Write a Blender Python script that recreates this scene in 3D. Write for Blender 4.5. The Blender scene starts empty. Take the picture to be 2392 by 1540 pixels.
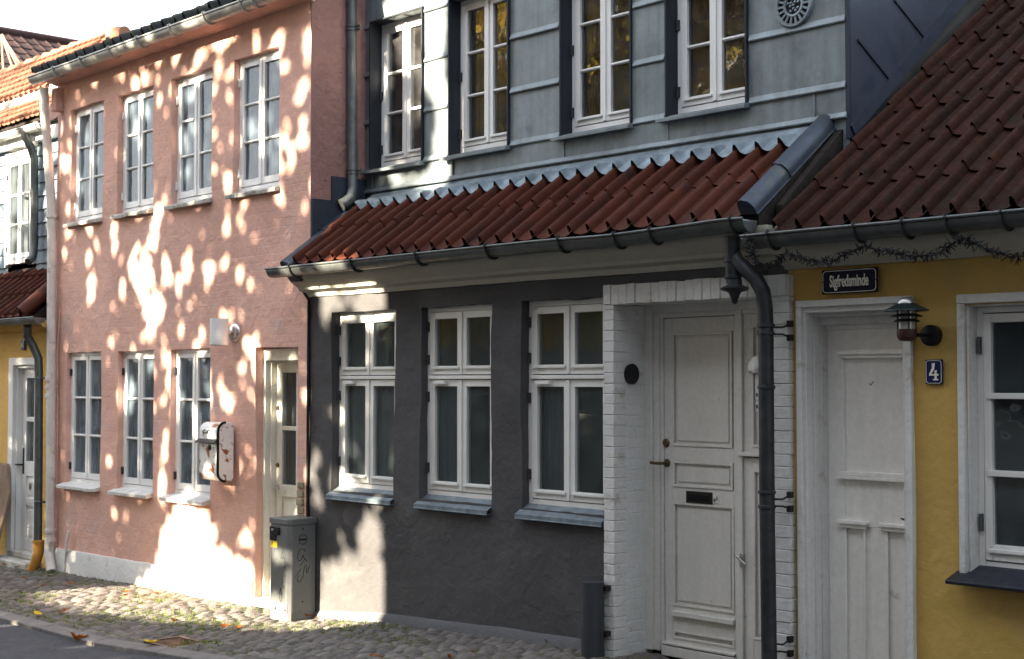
import bpy, bmesh, math, random
from math import sin, cos, tan, pi, radians, sqrt, atan2, exp
from mathutils import Vector, Matrix, noise
random.seed(7)
R = random.random
def U(a, b): return a + (b-a)*R()
scene = bpy.context.scene
col = scene.collection

# ------------------------------------------------------------------ camera, world, sun, exposure
FPX = 3322.2; PH = radians(43); TH = math.atan(120/3322.2)
CAM = Vector((0, 0, 1.63))
fw = Vector((-cos(PH)*cos(TH), sin(PH)*cos(TH), sin(TH))); rt = Vector((sin(PH), cos(PH), 0)); up = rt.cross(fw)
cam = bpy.data.cameras.new('camera'); cam.sensor_width = 36; cam.lens = 50; cam.clip_end = 500; cam.clip_start = .05
co = bpy.data.objects.new('camera', cam); col.objects.link(co)
M = Matrix((rt, up, -fw)).transposed().to_4x4(); M.translation = CAM; co.matrix_world = M
cam.dof.use_dof = True; cam.dof.focus_distance = 8.4; cam.dof.aperture_fstop = 5.6
scene.camera = co

SA = radians(11); SE = radians(21)
SUN = Vector((-sin(SA)*cos(SE), -cos(SA)*cos(SE), sin(SE)))
w = bpy.data.worlds.new('World'); scene.world = w; w.use_nodes = True
nt = w.node_tree
sky = nt.nodes.new('ShaderNodeTexSky'); sky.sky_type = 'NISHITA'; sky.sun_disc = False
sky.sun_elevation = SE; sky.sun_rotation = pi + SA; sky.dust_density = 3.0; sky.air_density = 1.0; sky.ozone_density = 1.0
bg = nt.nodes['Background']; bg.inputs[1].default_value = 0.06
veil = nt.nodes.new('ShaderNodeMix'); veil.data_type = 'RGBA'; veil.inputs[0].default_value = .6     # thin bright cloud over the whole sky
veil.inputs[7].default_value = (6.0, 6.3, 6.7, 1); nt.links.new(sky.outputs[0], veil.inputs[6]); nt.links.new(veil.outputs[2], bg.inputs[0])
sl = bpy.data.lights.new('sun', 'SUN'); sl.energy = 5.0; sl.angle = radians(.62); sl.color = (1, .87, .66)
so = bpy.data.objects.new('sun', sl); col.objects.link(so); so.rotation_euler = SUN.to_track_quat('Z', 'Y').to_euler(); so.location = (-8, -10, 20)
scene.view_settings.view_transform = 'Standard'; scene.view_settings.look = 'None'; scene.view_settings.gamma = 1
scene.view_settings.exposure = 3.2
scene.render.engine = 'CYCLES'
scene.cycles.max_bounces = 8; scene.cycles.diffuse_bounces = 4; scene.cycles.transparent_max_bounces = 8
scene.cycles.caustics_reflective = False; scene.cycles.caustics_refractive = False

def P(px, py, x=None, y=None, z=None):
    """surveying helper: a sight line of the photograph met with a real wall or ground plane"""
    d = fw + (px-1196)/FPX*rt + (770-py)/FPX*up
    t = x/d.x if x is not None else (y/d.y if y is not None else (z-1.63)/d.z)
    return CAM + t*d

# ------------------------------------------------------------------ materials
def mat(name, colr, rough=.8, metal=0., var=.12, vscale=3., bump=.15, bscale=40., brick=0., stain=None, stain_amt=.3,
        stain_scale=2., spec=.3, island=0., fine=.06, streak=0., trowel=0., sharp=None):
    m = bpy.data.materials.new(name); m.use_nodes = True
    n = m.node_tree.nodes; l = m.node_tree.links
    b = n['Principled BSDF']; b.inputs['Roughness'].default_value = rough; b.inputs['Metallic'].default_value = metal
    b.inputs['Specular IOR Level'].default_value = spec
    tc = n.new('ShaderNodeTexCoord')
    def noi(scale, detail=5, dist=0., vec=None, rough_=.55):
        t = n.new('ShaderNodeTexNoise'); t.inputs['Scale'].default_value = scale; t.inputs['Detail'].default_value = detail
        t.inputs['Distortion'].default_value = dist; t.inputs['Roughness'].default_value = rough_
        l.new(vec or tc.outputs['Object'], t.inputs['Vector']); return t.outputs['Fac']
    def mth(op, a, b_=None, c=None):
        t = n.new('ShaderNodeMath'); t.operation = op
        for i, v in enumerate((a, b_, c)):
            if v is None: continue
            if isinstance(v, (int, float)): t.inputs[i].default_value = v
            else: l.new(v, t.inputs[i])
        return t.outputs[0]
    def mapr(v, a, b_, c=0., d=1.):
        t = n.new('ShaderNodeMapRange'); l.new(v, t.inputs[0])
        for i, k in enumerate((a, b_, c, d)): t.inputs[i+1].default_value = k
        return t.outputs[0]
    # value variation
    v1 = mapr(noi(vscale, 6), .3, .7, 1-var, 1+var)
    v2 = mapr(noi(vscale*14, 4), .3, .7, 1-fine, 1+fine)
    v = mth('MULTIPLY', v1, v2)
    if streak:
        mp = n.new('ShaderNodeMapping'); mp.inputs['Scale'].default_value = (14, 14, 1.2); l.new(tc.outputs['Object'], mp.inputs[0])
        v = mth('MULTIPLY', v, mapr(noi(1., 5, 0, mp.outputs[0]), .3, .7, 1-streak, 1+streak))
    if island:
        g = n.new('ShaderNodeNewGeometry')
        v = mth('MULTIPLY', v, mapr(g.outputs['Random Per Island'], 0, 1, 1-island, 1+island))
    rgb = n.new('ShaderNodeRGB'); rgb.outputs[0].default_value = (*colr, 1)
    vm = n.new('ShaderNodeVectorMath'); vm.operation = 'SCALE'; l.new(rgb.outputs[0], vm.inputs[0]); l.new(v, vm.inputs['Scale'])
    out = vm.outputs[0]
    if stain:
        mx = n.new('ShaderNodeMix'); mx.data_type = 'RGBA'
        s = noi(stain_scale, 8, 0.3, rough_=.65)
        f = mapr(s, .62-.25*stain_amt, .72, 0, 1) if not sharp else mapr(s, sharp[0], sharp[1], 0, 1)
        l.new(f, mx.inputs[0]); l.new(out, mx.inputs[6]); mx.inputs[7].default_value = (*stain, 1); out = mx.outputs[2]
    l.new(out, b.inputs['Base Color'])
    h = mth('MULTIPLY', noi(bscale, 6), .35)
    h = mth('ADD', h, mth('MULTIPLY', noi(bscale*.22, 4), 1.0))
    if trowel:
        h = mth('ADD', h, mth('MULTIPLY', noi(9., 3, .8), trowel))
    if brick:
        sx = n.new('ShaderNodeSeparateXYZ'); l.new(tc.outputs['Object'], sx.inputs[0])
        nz = noi(2.5, 3)
        cx = n.new('ShaderNodeCombineXYZ'); l.new(mth('ADD', sx.outputs[0], sx.outputs[1]), cx.inputs[0])
        l.new(mth('ADD', sx.outputs[2], mth('MULTIPLY', nz, .05)), cx.inputs[1])
        bt = n.new('ShaderNodeTexBrick'); l.new(cx.outputs[0], bt.inputs['Vector']); bt.inputs['Scale'].default_value = 1.
        bt.inputs['Brick Width'].default_value = .235; bt.inputs['Row Height'].default_value = .068
        bt.inputs['Mortar Size'].default_value = .007; bt.inputs['Mortar Smooth'].default_value = 1.
        br = mth('MULTIPLY', mth('SUBTRACT', 1., bt.outputs['Fac']), mapr(noi(1.1, 3), .4, .6, .15, 1))
        h = mth('ADD', h, mth('MULTIPLY', br, brick))
        # chips of exposed masonry
        chip = mapr(noi(7., 5, .5), .73, .76, 0, 1)
        h = mth('SUBTRACT', h, mth('MULTIPLY', chip, .6))
    bp = n.new('ShaderNodeBump'); bp.inputs['Strength'].default_value = bump; bp.inputs['Distance'].default_value = .02
    l.new(h, bp.inputs['Height']); l.new(bp.outputs[0], b.inputs['Normal'])
    r = mapr(noi(vscale*3, 4), .3, .7, max(rough-.1, .05), min(rough+.1, 1)); l.new(r, b.inputs['Roughness'])
    return m

MT = {}
MT['pink'] = mat('pink_paint', (.63, .375, .305), .9, var=.12, vscale=1.6, bump=.45, bscale=30, brick=.16, trowel=1.3, stain=(.53, .37, .34), stain_amt=.25, fine=.05)
MT['pinkside'] = mat('shaded_pink_paint', (.26, .14, .125), .9, var=.16, vscale=1.2, bump=.7, bscale=30, brick=.1, trowel=1.4, stain=(.20, .12, .11), stain_amt=.4, fine=.06)  # the side wall's shade is put into this darker colour
MT['grey'] = mat('grey_plaster', (.064, .062, .065), .85, var=.16, vscale=1.2, bump=.45, bscale=22, trowel=1.2, fine=.05, stain=(.095, .095, .095), stain_amt=.3, stain_scale=1.3)
MT['yellow'] = mat('ochre_plaster', (.45, .295, .080), .85, var=.13, vscale=1.4, bump=.35, bscale=24, trowel=.9, fine=.04, stain=(.36, .25, .10), stain_amt=.4, stain_scale=1.6)
MT['yellow_far'] = mat('pale_ochre_plaster', (.66, .42, .13), .85, var=.10, vscale=1.6, bump=.5, bscale=26, brick=.4, trowel=.6)
MT['whiteplaster'] = mat('white_limewash', (.58, .57, .55), .85, var=.06, vscale=2.5, bump=.5, bscale=30, trowel=.6, stain=(.36, .32, .26), stain_amt=.15, stain_scale=6)
MT['cornice'] = mat('cornice_plaster', (.42, .40, .34), .85, var=.08, vscale=2., bump=.5, bscale=20, trowel=1.)
MT['paint'] = mat('white_gloss_paint', (.72, .71, .68), .42, var=.04, vscale=5, bump=.06, bscale=60, spec=.5, stain=(.42, .38, .33), stain_amt=-.15, stain_scale=9, fine=.03)
MT['paintnew'] = mat('clean_white_paint', (.76, .76, .75), .38, var=.03, vscale=4, bump=.04, bscale=60, spec=.5, fine=.02)
MT['paintold'] = mat('cream_paint', (.66, .63, .55), .5, var=.06, vscale=4, bump=.12, bscale=50, spec=.4, stain=(.30, .26, .2), stain_amt=0, stain_scale=7, streak=.05)
MT['doorwhite'] = mat('door_paint', (.62, .60, .56), .45, var=.05, vscale=2.5, bump=.06, bscale=50, spec=.5, stain=(.30, .27, .24), stain_amt=-.2, stain_scale=14, streak=.04)
MT['doorcool'] = mat('cool_door_paint', (.78, .755, .71), .4, var=.05, vscale=2., bump=.10, bscale=30, spec=.5, streak=.06, stain=(.5, .48, .44), stain_amt=-.1, stain_scale=6)
MT['stone'] = mat('weathered_sill', (.46, .44, .40), .85, var=.25, vscale=6, bump=.8, bscale=30, stain=(.16, .15, .13), stain_amt=.5, stain_scale=8)
MT['zinc'] = mat('weathered_zinc', (.18, .21, .225), .5, metal=.35, var=.20, vscale=2.2, bump=.12, bscale=10, streak=.16, fine=.06, stain=(.11, .125, .14), stain_amt=.35, stain_scale=3)
MT['zincdark'] = mat('dark_zinc', (.022, .026, .034), .5, metal=.3, var=.15, vscale=3, bump=.1, bscale=10, streak=.1)
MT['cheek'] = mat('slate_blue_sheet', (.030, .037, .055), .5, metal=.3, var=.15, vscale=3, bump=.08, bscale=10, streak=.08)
MT['lead'] = mat('lead_flashing', (.20, .24, .27), .45, metal=.4, var=.22, vscale=5, bump=.25, bscale=16, streak=.25)
MT['capz'] = mat('verge_cap_zinc', (.038, .048, .066), .42, metal=.4, var=.22, vscale=5, bump=.15, bscale=20, stain=(.05, .06, .05), stain_amt=.4, stain_scale=7)
MT['gutter'] = mat('gutter_zinc', (.11, .12, .12), .42, metal=.5, var=.25, vscale=6, bump=.12, bscale=20, stain=(.06, .06, .057), stain_amt=.5, stain_scale=6)
MT['gutterw'] = mat('pale_gutter', (.42, .42, .40), .4, metal=.3, var=.18, vscale=6, bump=.1, bscale=20, stain=(.25, .24, .22), stain_amt=.4, stain_scale=5)
MT['pipe'] = mat('downpipe_zinc', (.040, .042, .046), .45, metal=.5, var=.28, vscale=9, bump=.15, bscale=30, stain=(.022, .023, .025), stain_amt=.6, stain_scale=12)
MT['pipepink'] = mat('pinkish_pipe_paint', (.58, .54, .50), .6, var=.12, vscale=6, bump=.2, bscale=30, stain=(.22, .19, .16), stain_amt=.1, stain_scale=9)
MT['bracket'] = mat('bracket_metal', (.05, .052, .055), .5, metal=.5, var=.2, vscale=20, bump=.1)
MT['tile'] = mat('red_clay_tile', (.066, .016, .008), .7, var=.18, vscale=5, bump=.3, bscale=60, island=.22, stain=(.03, .015, .011), stain_amt=.3, stain_scale=6, spec=.2)
MT['tileold'] = mat('dark_clay_tile', (.027, .0085, .0047), .8, var=.25, vscale=6, bump=.5, bscale=60, island=.28, stain=(.014, .012, .008), stain_amt=.35, stain_scale=9, spec=.12)
MT['tilebrown'] = mat('brown_clay_tile', (.028, .012, .010), .85, var=.2, vscale=3, bump=.3, bscale=30, island=.3)
MT['tileorange'] = mat('orange_clay_tile', (.25, .115, .07), .85, var=.15, vscale=5, bump=.3, bscale=60, island=.2)
MT['tileblack'] = mat('black_tile', (.022, .024, .022), .75, var=.3, vscale=9, bump=.4, bscale=60, island=.3, stain=(.06, .065, .03), stain_amt=.3, stain_scale=11)
MT['mortar'] = mat('dark_roof_felt', (.014, .010, .008), .95, var=.4, vscale=8, bump=1., bscale=30)
MT['shingle'] = mat('blue_grey_board', (.17, .22, .26), .6, var=.1, vscale=4, bump=.15, bscale=30, streak=.1)
MT['room'] = mat('room_dark', (.05, .048, .045), .9, bump=0)
MT['curtain'] = mat('curtain_cloth', (.12, .13, .15), .9, var=.06, vscale=3, bump=.2, bscale=200)
MT['black'] = mat('black_plastic', (.006, .006, .007), .5, bump=.05, spec=.2)
MT['iron'] = mat('dark_iron', (.03, .028, .026), .5, metal=.6, bump=.2)
MT['brass'] = mat('aged_brass', (.12, .085, .05), .45, metal=.8, bump=.15)
MT['chrome'] = mat('brushed_steel', (.55, .54, .52), .28, metal=.9, bump=.05)
MT['cabinet'] = mat('grey_steel_cabinet', (.115, .12, .12), .42, var=.08, vscale=3, bump=.06, bscale=80, spec=.5, stain=(.17, .17, .165), stain_amt=.1, stain_scale=3)
MT['post'] = mat('dark_grey_pipe', (.035, .038, .043), .5, var=.15, bump=.1)
MT['enamel'] = mat('rusty_white_enamel', (.74, .73, .70), .35, var=.05, bump=.15, bscale=40, spec=.5, stain=(.26, .075, .010), stain_amt=.62, stain_scale=9., sharp=(.545, .575))
MT['lampwhite'] = mat('lamp_white', (.70, .69, .67), .5, var=.03, bump=.05, spec=.4)
MT['signblue'] = mat('sign_navy_enamel', (.004, .005, .020), .4, var=.1, bump=.05, spec=.15)
MT['signwhite'] = mat('sign_lettering', (.80, .77, .68), .5, bump=.0, var=.02)
MT['numblue'] = mat('number_blue_enamel', (.006, .010, .065), .35, var=.1, bump=.05, spec=.25)
MT['slate'] = mat('black_slate', (.018, .020, .030), .5, var=.2, vscale=8, bump=.4, bscale=30)
MT['stonepave'] = mat('granite_setts', (.118, .103, .094), .8, var=.3, vscale=9, bump=.9, bscale=50, island=.30, fine=.14, spec=.4)
MT['dirt'] = mat('mossy_joint_soil', (.060, .062, .032), .95, var=.5, vscale=6, bump=.9, bscale=60, stain=(.09, .11, .02), stain_amt=.6, stain_scale=4)
MT['kerb'] = mat('granite_kerb', (.15, .138, .13), .8, var=.15, vscale=7, bump=.5, bscale=70, fine=.12)
MT['asphalt'] = mat('asphalt', (.047, .050, .057), .85, var=.1, vscale=3, bump=.5, bscale=160, fine=.25)
MT['terracotta'] = mat('ochre_drain_boot', (.42, .20, .035), .6, var=.12, vscale=6, bump=.2)
MT['wood'] = mat('weathered_wood', (.22, .15, .10), .8, var=.2, vscale=4, bump=.4, streak=.2)
MT['brickbare'] = mat('bare_mortar_brick', (.26, .22, .15), .95, var=.35, vscale=18, bump=1.2, bscale=40)
MT['upperpink'] = mat('pale_pink_wall', (.62, .50, .48), .9, var=.06)
MT['blockerwall'] = mat('dark_wall', (.10, .09, .08), .9, var=.2)
MT['facade'] = mat('far_facade', (.24, .22, .20), .9, var=.1)
MT['yellowsticker'] = mat('yellow_sticker', (.75, .50, .02), .5, bump=0, var=.02)
MT['label'] = mat('white_label', (.72, .72, .70), .5, bump=0, var=.02)
MT['ink'] = mat('black_ink', (.012, .012, .014), .6, bump=0)
MT['ledcopper'] = mat('lead_patina', (.10, .11, .12), .6, metal=.3, bump=.4)

def leafmat(name, c, t=.5):
    m = bpy.data.materials.new(name); m.use_nodes = True; n = m.node_tree.nodes; l = m.node_tree.links
    n.remove(n['Principled BSDF']); o = n['Material Output']
    d = n.new('ShaderNodeBsdfDiffuse'); tr = n.new('ShaderNodeBsdfTranslucent'); mx = n.new('ShaderNodeMixShader'); mx.inputs[0].default_value = t
    g = n.new('ShaderNodeNewGeometry'); cr = n.new('ShaderNodeValToRGB')
    cr.color_ramp.elements[0].color = (*c[0], 1); cr.color_ramp.elements[1].color = (*c[-1], 1)
    for i, k in enumerate(c[1:-1]):
        e = cr.color_ramp.elements.new((i+1)/(len(c)-1)); e.color = (*k, 1)
    l.new(g.outputs['Random Per Island'], cr.inputs[0]); l.new(cr.outputs[0], d.inputs[0]); l.new(cr.outputs[0], tr.inputs[0])
    l.new(d.outputs[0], mx.inputs[1]); l.new(tr.outputs[0], mx.inputs[2]); l.new(mx.outputs[0], o.inputs[0]); return m
MT['leaf'] = leafmat('autumn_leaves', [(.10, .14, .03), (.32, .28, .03), (.58, .42, .05), (.50, .30, .05), (.16, .18, .03)])
MT['fallen'] = leafmat('fallen_leaf', [(.16, .045, .015), (.30, .10, .02), (.24, .08, .03), (.5, .36, .05)], .15)
MT['leaforange'] = leafmat('orange_fallen_leaf', [(.30, .09, .015), (.34, .10, .02)], .15)
MT['leafyellow'] = leafmat('yellow_fallen_leaf', [(.62, .42, .03), (.65, .42, .04)], .15)
MT['grass'] = leafmat('moss_grass', [(.06, .10, .02), (.13, .19, .03), (.20, .24, .04)], .3)

def glass(name, wav=.02, tint=.9, gain=1.0, film=(.02, .10), fc=(.5, .5, .5)):
    m = bpy.data.materials.new(name); m.use_nodes = True; n = m.node_tree.nodes; l = m.node_tree.links
    n.remove(n['Principled BSDF']); o = n['Material Output']
    t = n.new('ShaderNodeBsdfTransparent'); t.inputs[0].default_value = (tint*.97, tint, tint, 1)
    g = n.new('ShaderNodeBsdfGlossy'); g.inputs['Roughness'].default_value = .02; g.inputs[0].default_value = (1, 1, 1, 1)
    f = n.new('ShaderNodeFresnel'); f.inputs[0].default_value = 1.62
    mm = n.new('ShaderNodeMath'); mm.operation = 'MULTIPLY'; mm.inputs[1].default_value = gain; mm.use_clamp = True; l.new(f.outputs[0], mm.inputs[0])
    mx = n.new('ShaderNodeMixShader'); l.new(mm.outputs[0], mx.inputs[0]); l.new(t.outputs[0], mx.inputs[1]); l.new(g.outputs[0], mx.inputs[2])
    tc = n.new('ShaderNodeTexCoord'); ns = n.new('ShaderNodeTexNoise'); ns.inputs['Scale'].default_value = 5.; ns.inputs['Detail'].default_value = 2.
    l.new(tc.outputs['Object'], ns.inputs[0]); bp = n.new('ShaderNodeBump'); bp.inputs['Strength'].default_value = wav; bp.inputs['Distance'].default_value = .05
    l.new(ns.outputs[0], bp.inputs['Height']); l.new(bp.outputs[0], g.inputs['Normal'])
    # thin film on the pane: dust, plus painted-in sky on the pink house
    df = n.new('ShaderNodeBsdfDiffuse'); df.inputs[0].default_value = (*fc, 1)
    n2 = n.new('ShaderNodeTexNoise'); n2.inputs['Scale'].default_value = 7.; n2.inputs['Detail'].default_value = 8; l.new(tc.outputs['Object'], n2.inputs[0])
    mr = n.new('ShaderNodeMapRange'); l.new(n2.outputs[0], mr.inputs[0]); mr.inputs[1].default_value = .35; mr.inputs[2].default_value = .75; mr.inputs[3].default_value = film[0]; mr.inputs[4].default_value = film[1]
    m2 = n.new('ShaderNodeMixShader'); l.new(mr.outputs[0], m2.inputs[0]); l.new(mx.outputs[0], m2.inputs[1]); l.new(df.outputs[0], m2.inputs[2])
    l.new(m2.outputs[0], o.inputs[0]); return m
MT['glass'] = glass('old_window_glass', .05, .88, .8, (.05, .14), (.38, .48, .50))
MT['glasspink'] = glass('sky_tinted_glass', .05, .85, 1.0, (.12, .34), (.34, .44, .54))  # bluish film paints reflected sky, with dust, into these panes
MT['glassz'] = glass('window_glass', .025, .8, 1.5)

# ------------------------------------------------------------------ mesh helpers
class MB:
    def __init__(s): s.v = []; s.f = []
    def add(s, vs, fs):
        o = len(s.v); s.v += [tuple(v) for v in vs]; s.f += [tuple(i+o for i in f) for f in fs]; return s
    def box(s, x0, x1, y0, y1, z0, z1, M=None):
        vs = [Vector(v) for v in ((x0,y0,z0),(x1,y0,z0),(x1,y1,z0),(x0,y1,z0),(x0,y0,z1),(x1,y0,z1),(x1,y1,z1),(x0,y1,z1))]
        if M: vs = [M @ v for v in vs]
        return s.add(vs, [(0,3,2,1),(4,5,6,7),(0,1,5,4),(1,2,6,5),(2,3,7,6),(3,0,4,7)])
    def bar(s, a, b, w_, h, upv=Vector((0,0,1))):
        a = Vector(a); b = Vector(b); d = (b-a).normalized(); sd = d.cross(upv)
        if sd.length < 1e-4: sd = Vector((1,0,0))
        sd.normalize(); u = sd.cross(d)
        vs = [p + sd*i*w_/2 + u*j*h/2 for p in (a, b) for i, j in ((-1,-1),(1,-1),(1,1),(-1,1))]
        return s.add(vs, [(3,2,1,0),(4,5,6,7),(0,1,5,4),(1,2,6,5),(2,3,7,6),(3,0,4,7)])
    def tube(s, pts, r, n=16, caps=True, rs=None):
        pts = [Vector(p) for p in pts]; k = len(pts); rings = []
        d0 = (pts[1]-pts[0]).normalized(); a = Vector((0,0,1)) if abs(d0.z) < .9 else Vector((1,0,0))
        u = d0.cross(a).normalized(); o = len(s.v)
        for i, p in enumerate(pts):
            if i == 0: d = pts[1]-pts[0]
            elif i == k-1: d = pts[-1]-pts[-2]
            else: d = (pts[i+1]-pts[i]).normalized()+(pts[i]-pts[i-1]).normalized()
            if d.length < 1e-9: d = d0
            d.normalize(); u = (u - d*u.dot(d)).normalized(); v = d.cross(u); rr = rs[i] if rs else r
            for j in range(n):
                t = 2*pi*j/n; s.v.append(tuple(p+(u*cos(t)+v*sin(t))*rr))
        for i in range(k-1):
            for j in range(n):
                j2 = (j+1) % n; s.f.append((o+i*n+j, o+i*n+j2, o+(i+1)*n+j2, o+(i+1)*n+j))
        if caps:
            s.f.append(tuple(o+j for j in range(n))[::-1]); s.f.append(tuple(o+(k-1)*n+j for j in range(n)))
        return s
    def lathe(s, c, prof, n=24, axis='Z', caps=False):
        o = len(s.v); c = Vector(c)
        for (r, h) in prof:
            for j in range(n):
                t = 2*pi*j/n
                v = Vector((r*cos(t), r*sin(t), h)) if axis == 'Z' else (Vector((r*cos(t), h, r*sin(t))) if axis == 'Y' else Vector((h, r*cos(t), r*sin(t))))
                s.v.append(tuple(c+v))
        for i in range(len(prof)-1):
            for j in range(n):
                j2 = (j+1) % n; s.f.append((o+i*n+j, o+i*n+j2, o+(i+1)*n+j2, o+(i+1)*n+j))
        if caps:
            s.f.append(tuple(o+j for j in range(n))); s.f.append(tuple(o+(len(prof)-1)*n+j for j in range(n)))
        return s
    def prism_x(s, prof, x0, x1, seg=1, fn=None):
        """profile of (y,z) swept along x"""
        o = len(s.v); k = len(prof)
        for i in range(seg+1):
            x = x0+(x1-x0)*i/seg
            for (y, z) in prof:
                dy, dz = fn(x) if fn else (0, 0)
                s.v.append((x, y+dy, z+dz))
        for i in range(seg):
            for j in range(k):
                j2 = (j+1) % k; s.f.append((o+i*k+j, o+i*k+j2, o+(i+1)*k+j2, o+(i+1)*k+j))
        s.f.append(tuple(o+j for j in range(k))); s.f.append(tuple(o+seg*k+j for j in range(k))[::-1]); return s
    def plate(s, pts, th):
        """flat outline (list of 3D points) with thickness vector"""
        k = len(pts); th = Vector(th); vs = [Vector(p) for p in pts]; vs += [p+th for p in vs]
        return s.add(vs, [tuple(range(k)), tuple(range(2*k-1, k-1, -1))] + [(i, i+k, (i+1) % k + k, (i+1) % k) for i in range(k)])
    def build(s, name, m, parent=None, smooth=False, bevel=0., solid=0.):
        me = bpy.data.meshes.new(name); me.from_pydata(s.v, [], s.f); me.update()
        if name != 'pane' or len(s.f) > 1: bm = bmesh.new(); bm.from_mesh(me); bmesh.ops.recalc_face_normals(bm, faces=bm.faces); bm.to_mesh(me); bm.free()
        o = bpy.data.objects.new(name, me); col.objects.link(o); me.materials.append(MT[m] if isinstance(m, str) else m)
        if smooth:
            for p in me.polygons: p.use_smooth = True
            try: me.set_sharp_from_angle(angle=radians(42))
            except Exception: pass
        if solid:
            q = o.modifiers.new('solid', 'SOLIDIFY'); q.thickness = solid
        if bevel:
            q = o.modifiers.new('bevel', 'BEVEL'); q.width = bevel; q.segments = 2; q.limit_method = 'ANGLE'; q.angle_limit = radians(40)
            for p in me.polygons: p.use_smooth = True
            try: me.set_sharp_from_angle(angle=radians(35))
            except Exception: pass
        if parent is not None:
            o.parent = parent
            o.matrix_parent_inverse = Matrix.Translation(-Vector(wloc(parent)))
        return o
def wloc(o):
    v = Vector(o.location)
    if o.parent is not None: v = Vector((0,0,0)) + v if o.type == 'MESH' else v + Vector(wloc(o.parent))
    return v
def tag(o, label=None, cat=None, group=None, kind=None):
    if label: o['label'] = label
    if cat: o['category'] = cat
    if group: o['group'] = group
    if kind: o['kind'] = kind
    return o
def empty(name, loc, label, cat, group=None):
    o = bpy.data.objects.new(name, None); col.objects.link(o); o.location = loc; o.empty_display_size = .1
    return tag(o, label, cat, group)

def nz(x, y, z, s=1.): return noise.noise(Vector((x*s, y*s, z*s)))
def gz(x):   # the street falls gently to the left
    pts = [(-60,-.5),(-16,-.36),(-14,-.315),(-12,-.27),(-10.4,-.25),(-9.4,-.245),(-8.5,-.165),(-7,-.10),(-6,-.075),(-5,-.05),(-3,0),(0,.05),(40,.2)]
    for (a, za), (b, zb) in zip(pts, pts[1:]):
        if x <= b: t = (x-a)/(b-a); return za+(zb-za)*t
    return .2

def wall(name, m, parent, x0, x1, z0, z1, y, ops, amp=.006, jit=.005, step=.07, ztop=None, rev=None):
    """a plastered front with openings and reveals: ops = (x0,x1,z0,z1,depth)"""
    xs = {x0, x1}; zs = {z0, z1}
    for o in ops:
        for v in (o[0], o[1]):
            if x0 < v < x1: xs.add(v)
        for v in (o[2], o[3]):
            if z0 < v < z1: zs.add(v)
    def fill(c):
        c = sorted(c); r = []
        for a, b in zip(c, c[1:]):
            n = max(1, int(round((b-a)/step))); r += [a+(b-a)*i/n for i in range(n)]
        return r+[c[-1]]
    xs = fill(xs); zs = fill(zs); idx = {}; mb = MB()
    def inside(x, z): return any(o[0]-1e-6 < x < o[1]+1e-6 and o[2]-1e-6 < z < o[3]+1e-6 for o in ops)
    def vert(x, z, yy, front=True):
        k = (round(x, 5), round(z, 5), round(yy, 4))
        if k not in idx:
            dx = jit*nz(x, z*1.0, 3.1, 9.)+jit*.8*nz(x, z, 8.1, 2.2); dz = jit*nz(x, z, 7.7, 9.)+jit*.8*nz(x, z, 1.7, 2.2)
            dy = amp*(nz(x, z, .3, 1.3)*1.6 + nz(x, z, 5.3, 6.)*.5) if front else 0
            if abs(x-x0) < 1e-6 or abs(x-x1) < 1e-6: dx *= .3
            idx[k] = len(mb.v); mb.v.append((x+dx, yy+dy, z+dz))
        return idx[k]
    for i in range(len(xs)-1):
        for j in range(len(zs)-1):
            cx = (xs[i]+xs[i+1])/2; cz = (zs[j]+zs[j+1])/2
            if any(o[0] < cx < o[1] and o[2] < cz < o[3] for o in ops): continue
            mb.f.append((vert(xs[i], zs[j], y), vert(xs[i+1], zs[j], y), vert(xs[i+1], zs[j+1], y), vert(xs[i], zs[j+1], y)))
    for o in ops:
        d = o[4]; nd = max(1, int(round(d/.05))); ys = [y+d*k/nd for k in range(nd+1)]
        ex = [v for v in xs if o[0]-1e-6 <= v <= o[1]+1e-6]; ez = [v for v in zs if o[2]-1e-6 <= v <= o[3]+1e-6]
        for k in range(nd):
            f0 = (k == 0)
            for xx in (o[0], o[1]):
                if not (x0 < xx < x1): continue
                for a, b in zip(ez, ez[1:]):
                    mb.f.append((vert(xx, a, ys[k], f0), vert(xx, b, ys[k], f0), vert(xx, b, ys[k+1], False), vert(xx, a, ys[k+1], False)))
            for zz in (o[2], o[3]):
                if not (z0 < zz < z1): continue
                for a, b in zip(ex, ex[1:]):
                    mb.f.append((vert(a, zz, ys[k], f0), vert(b, zz, ys[k], f0), vert(b, zz, ys[k+1], False), vert(a, zz, ys[k+1], False)))
    return mb.build(name, m, parent, smooth=True)

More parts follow.
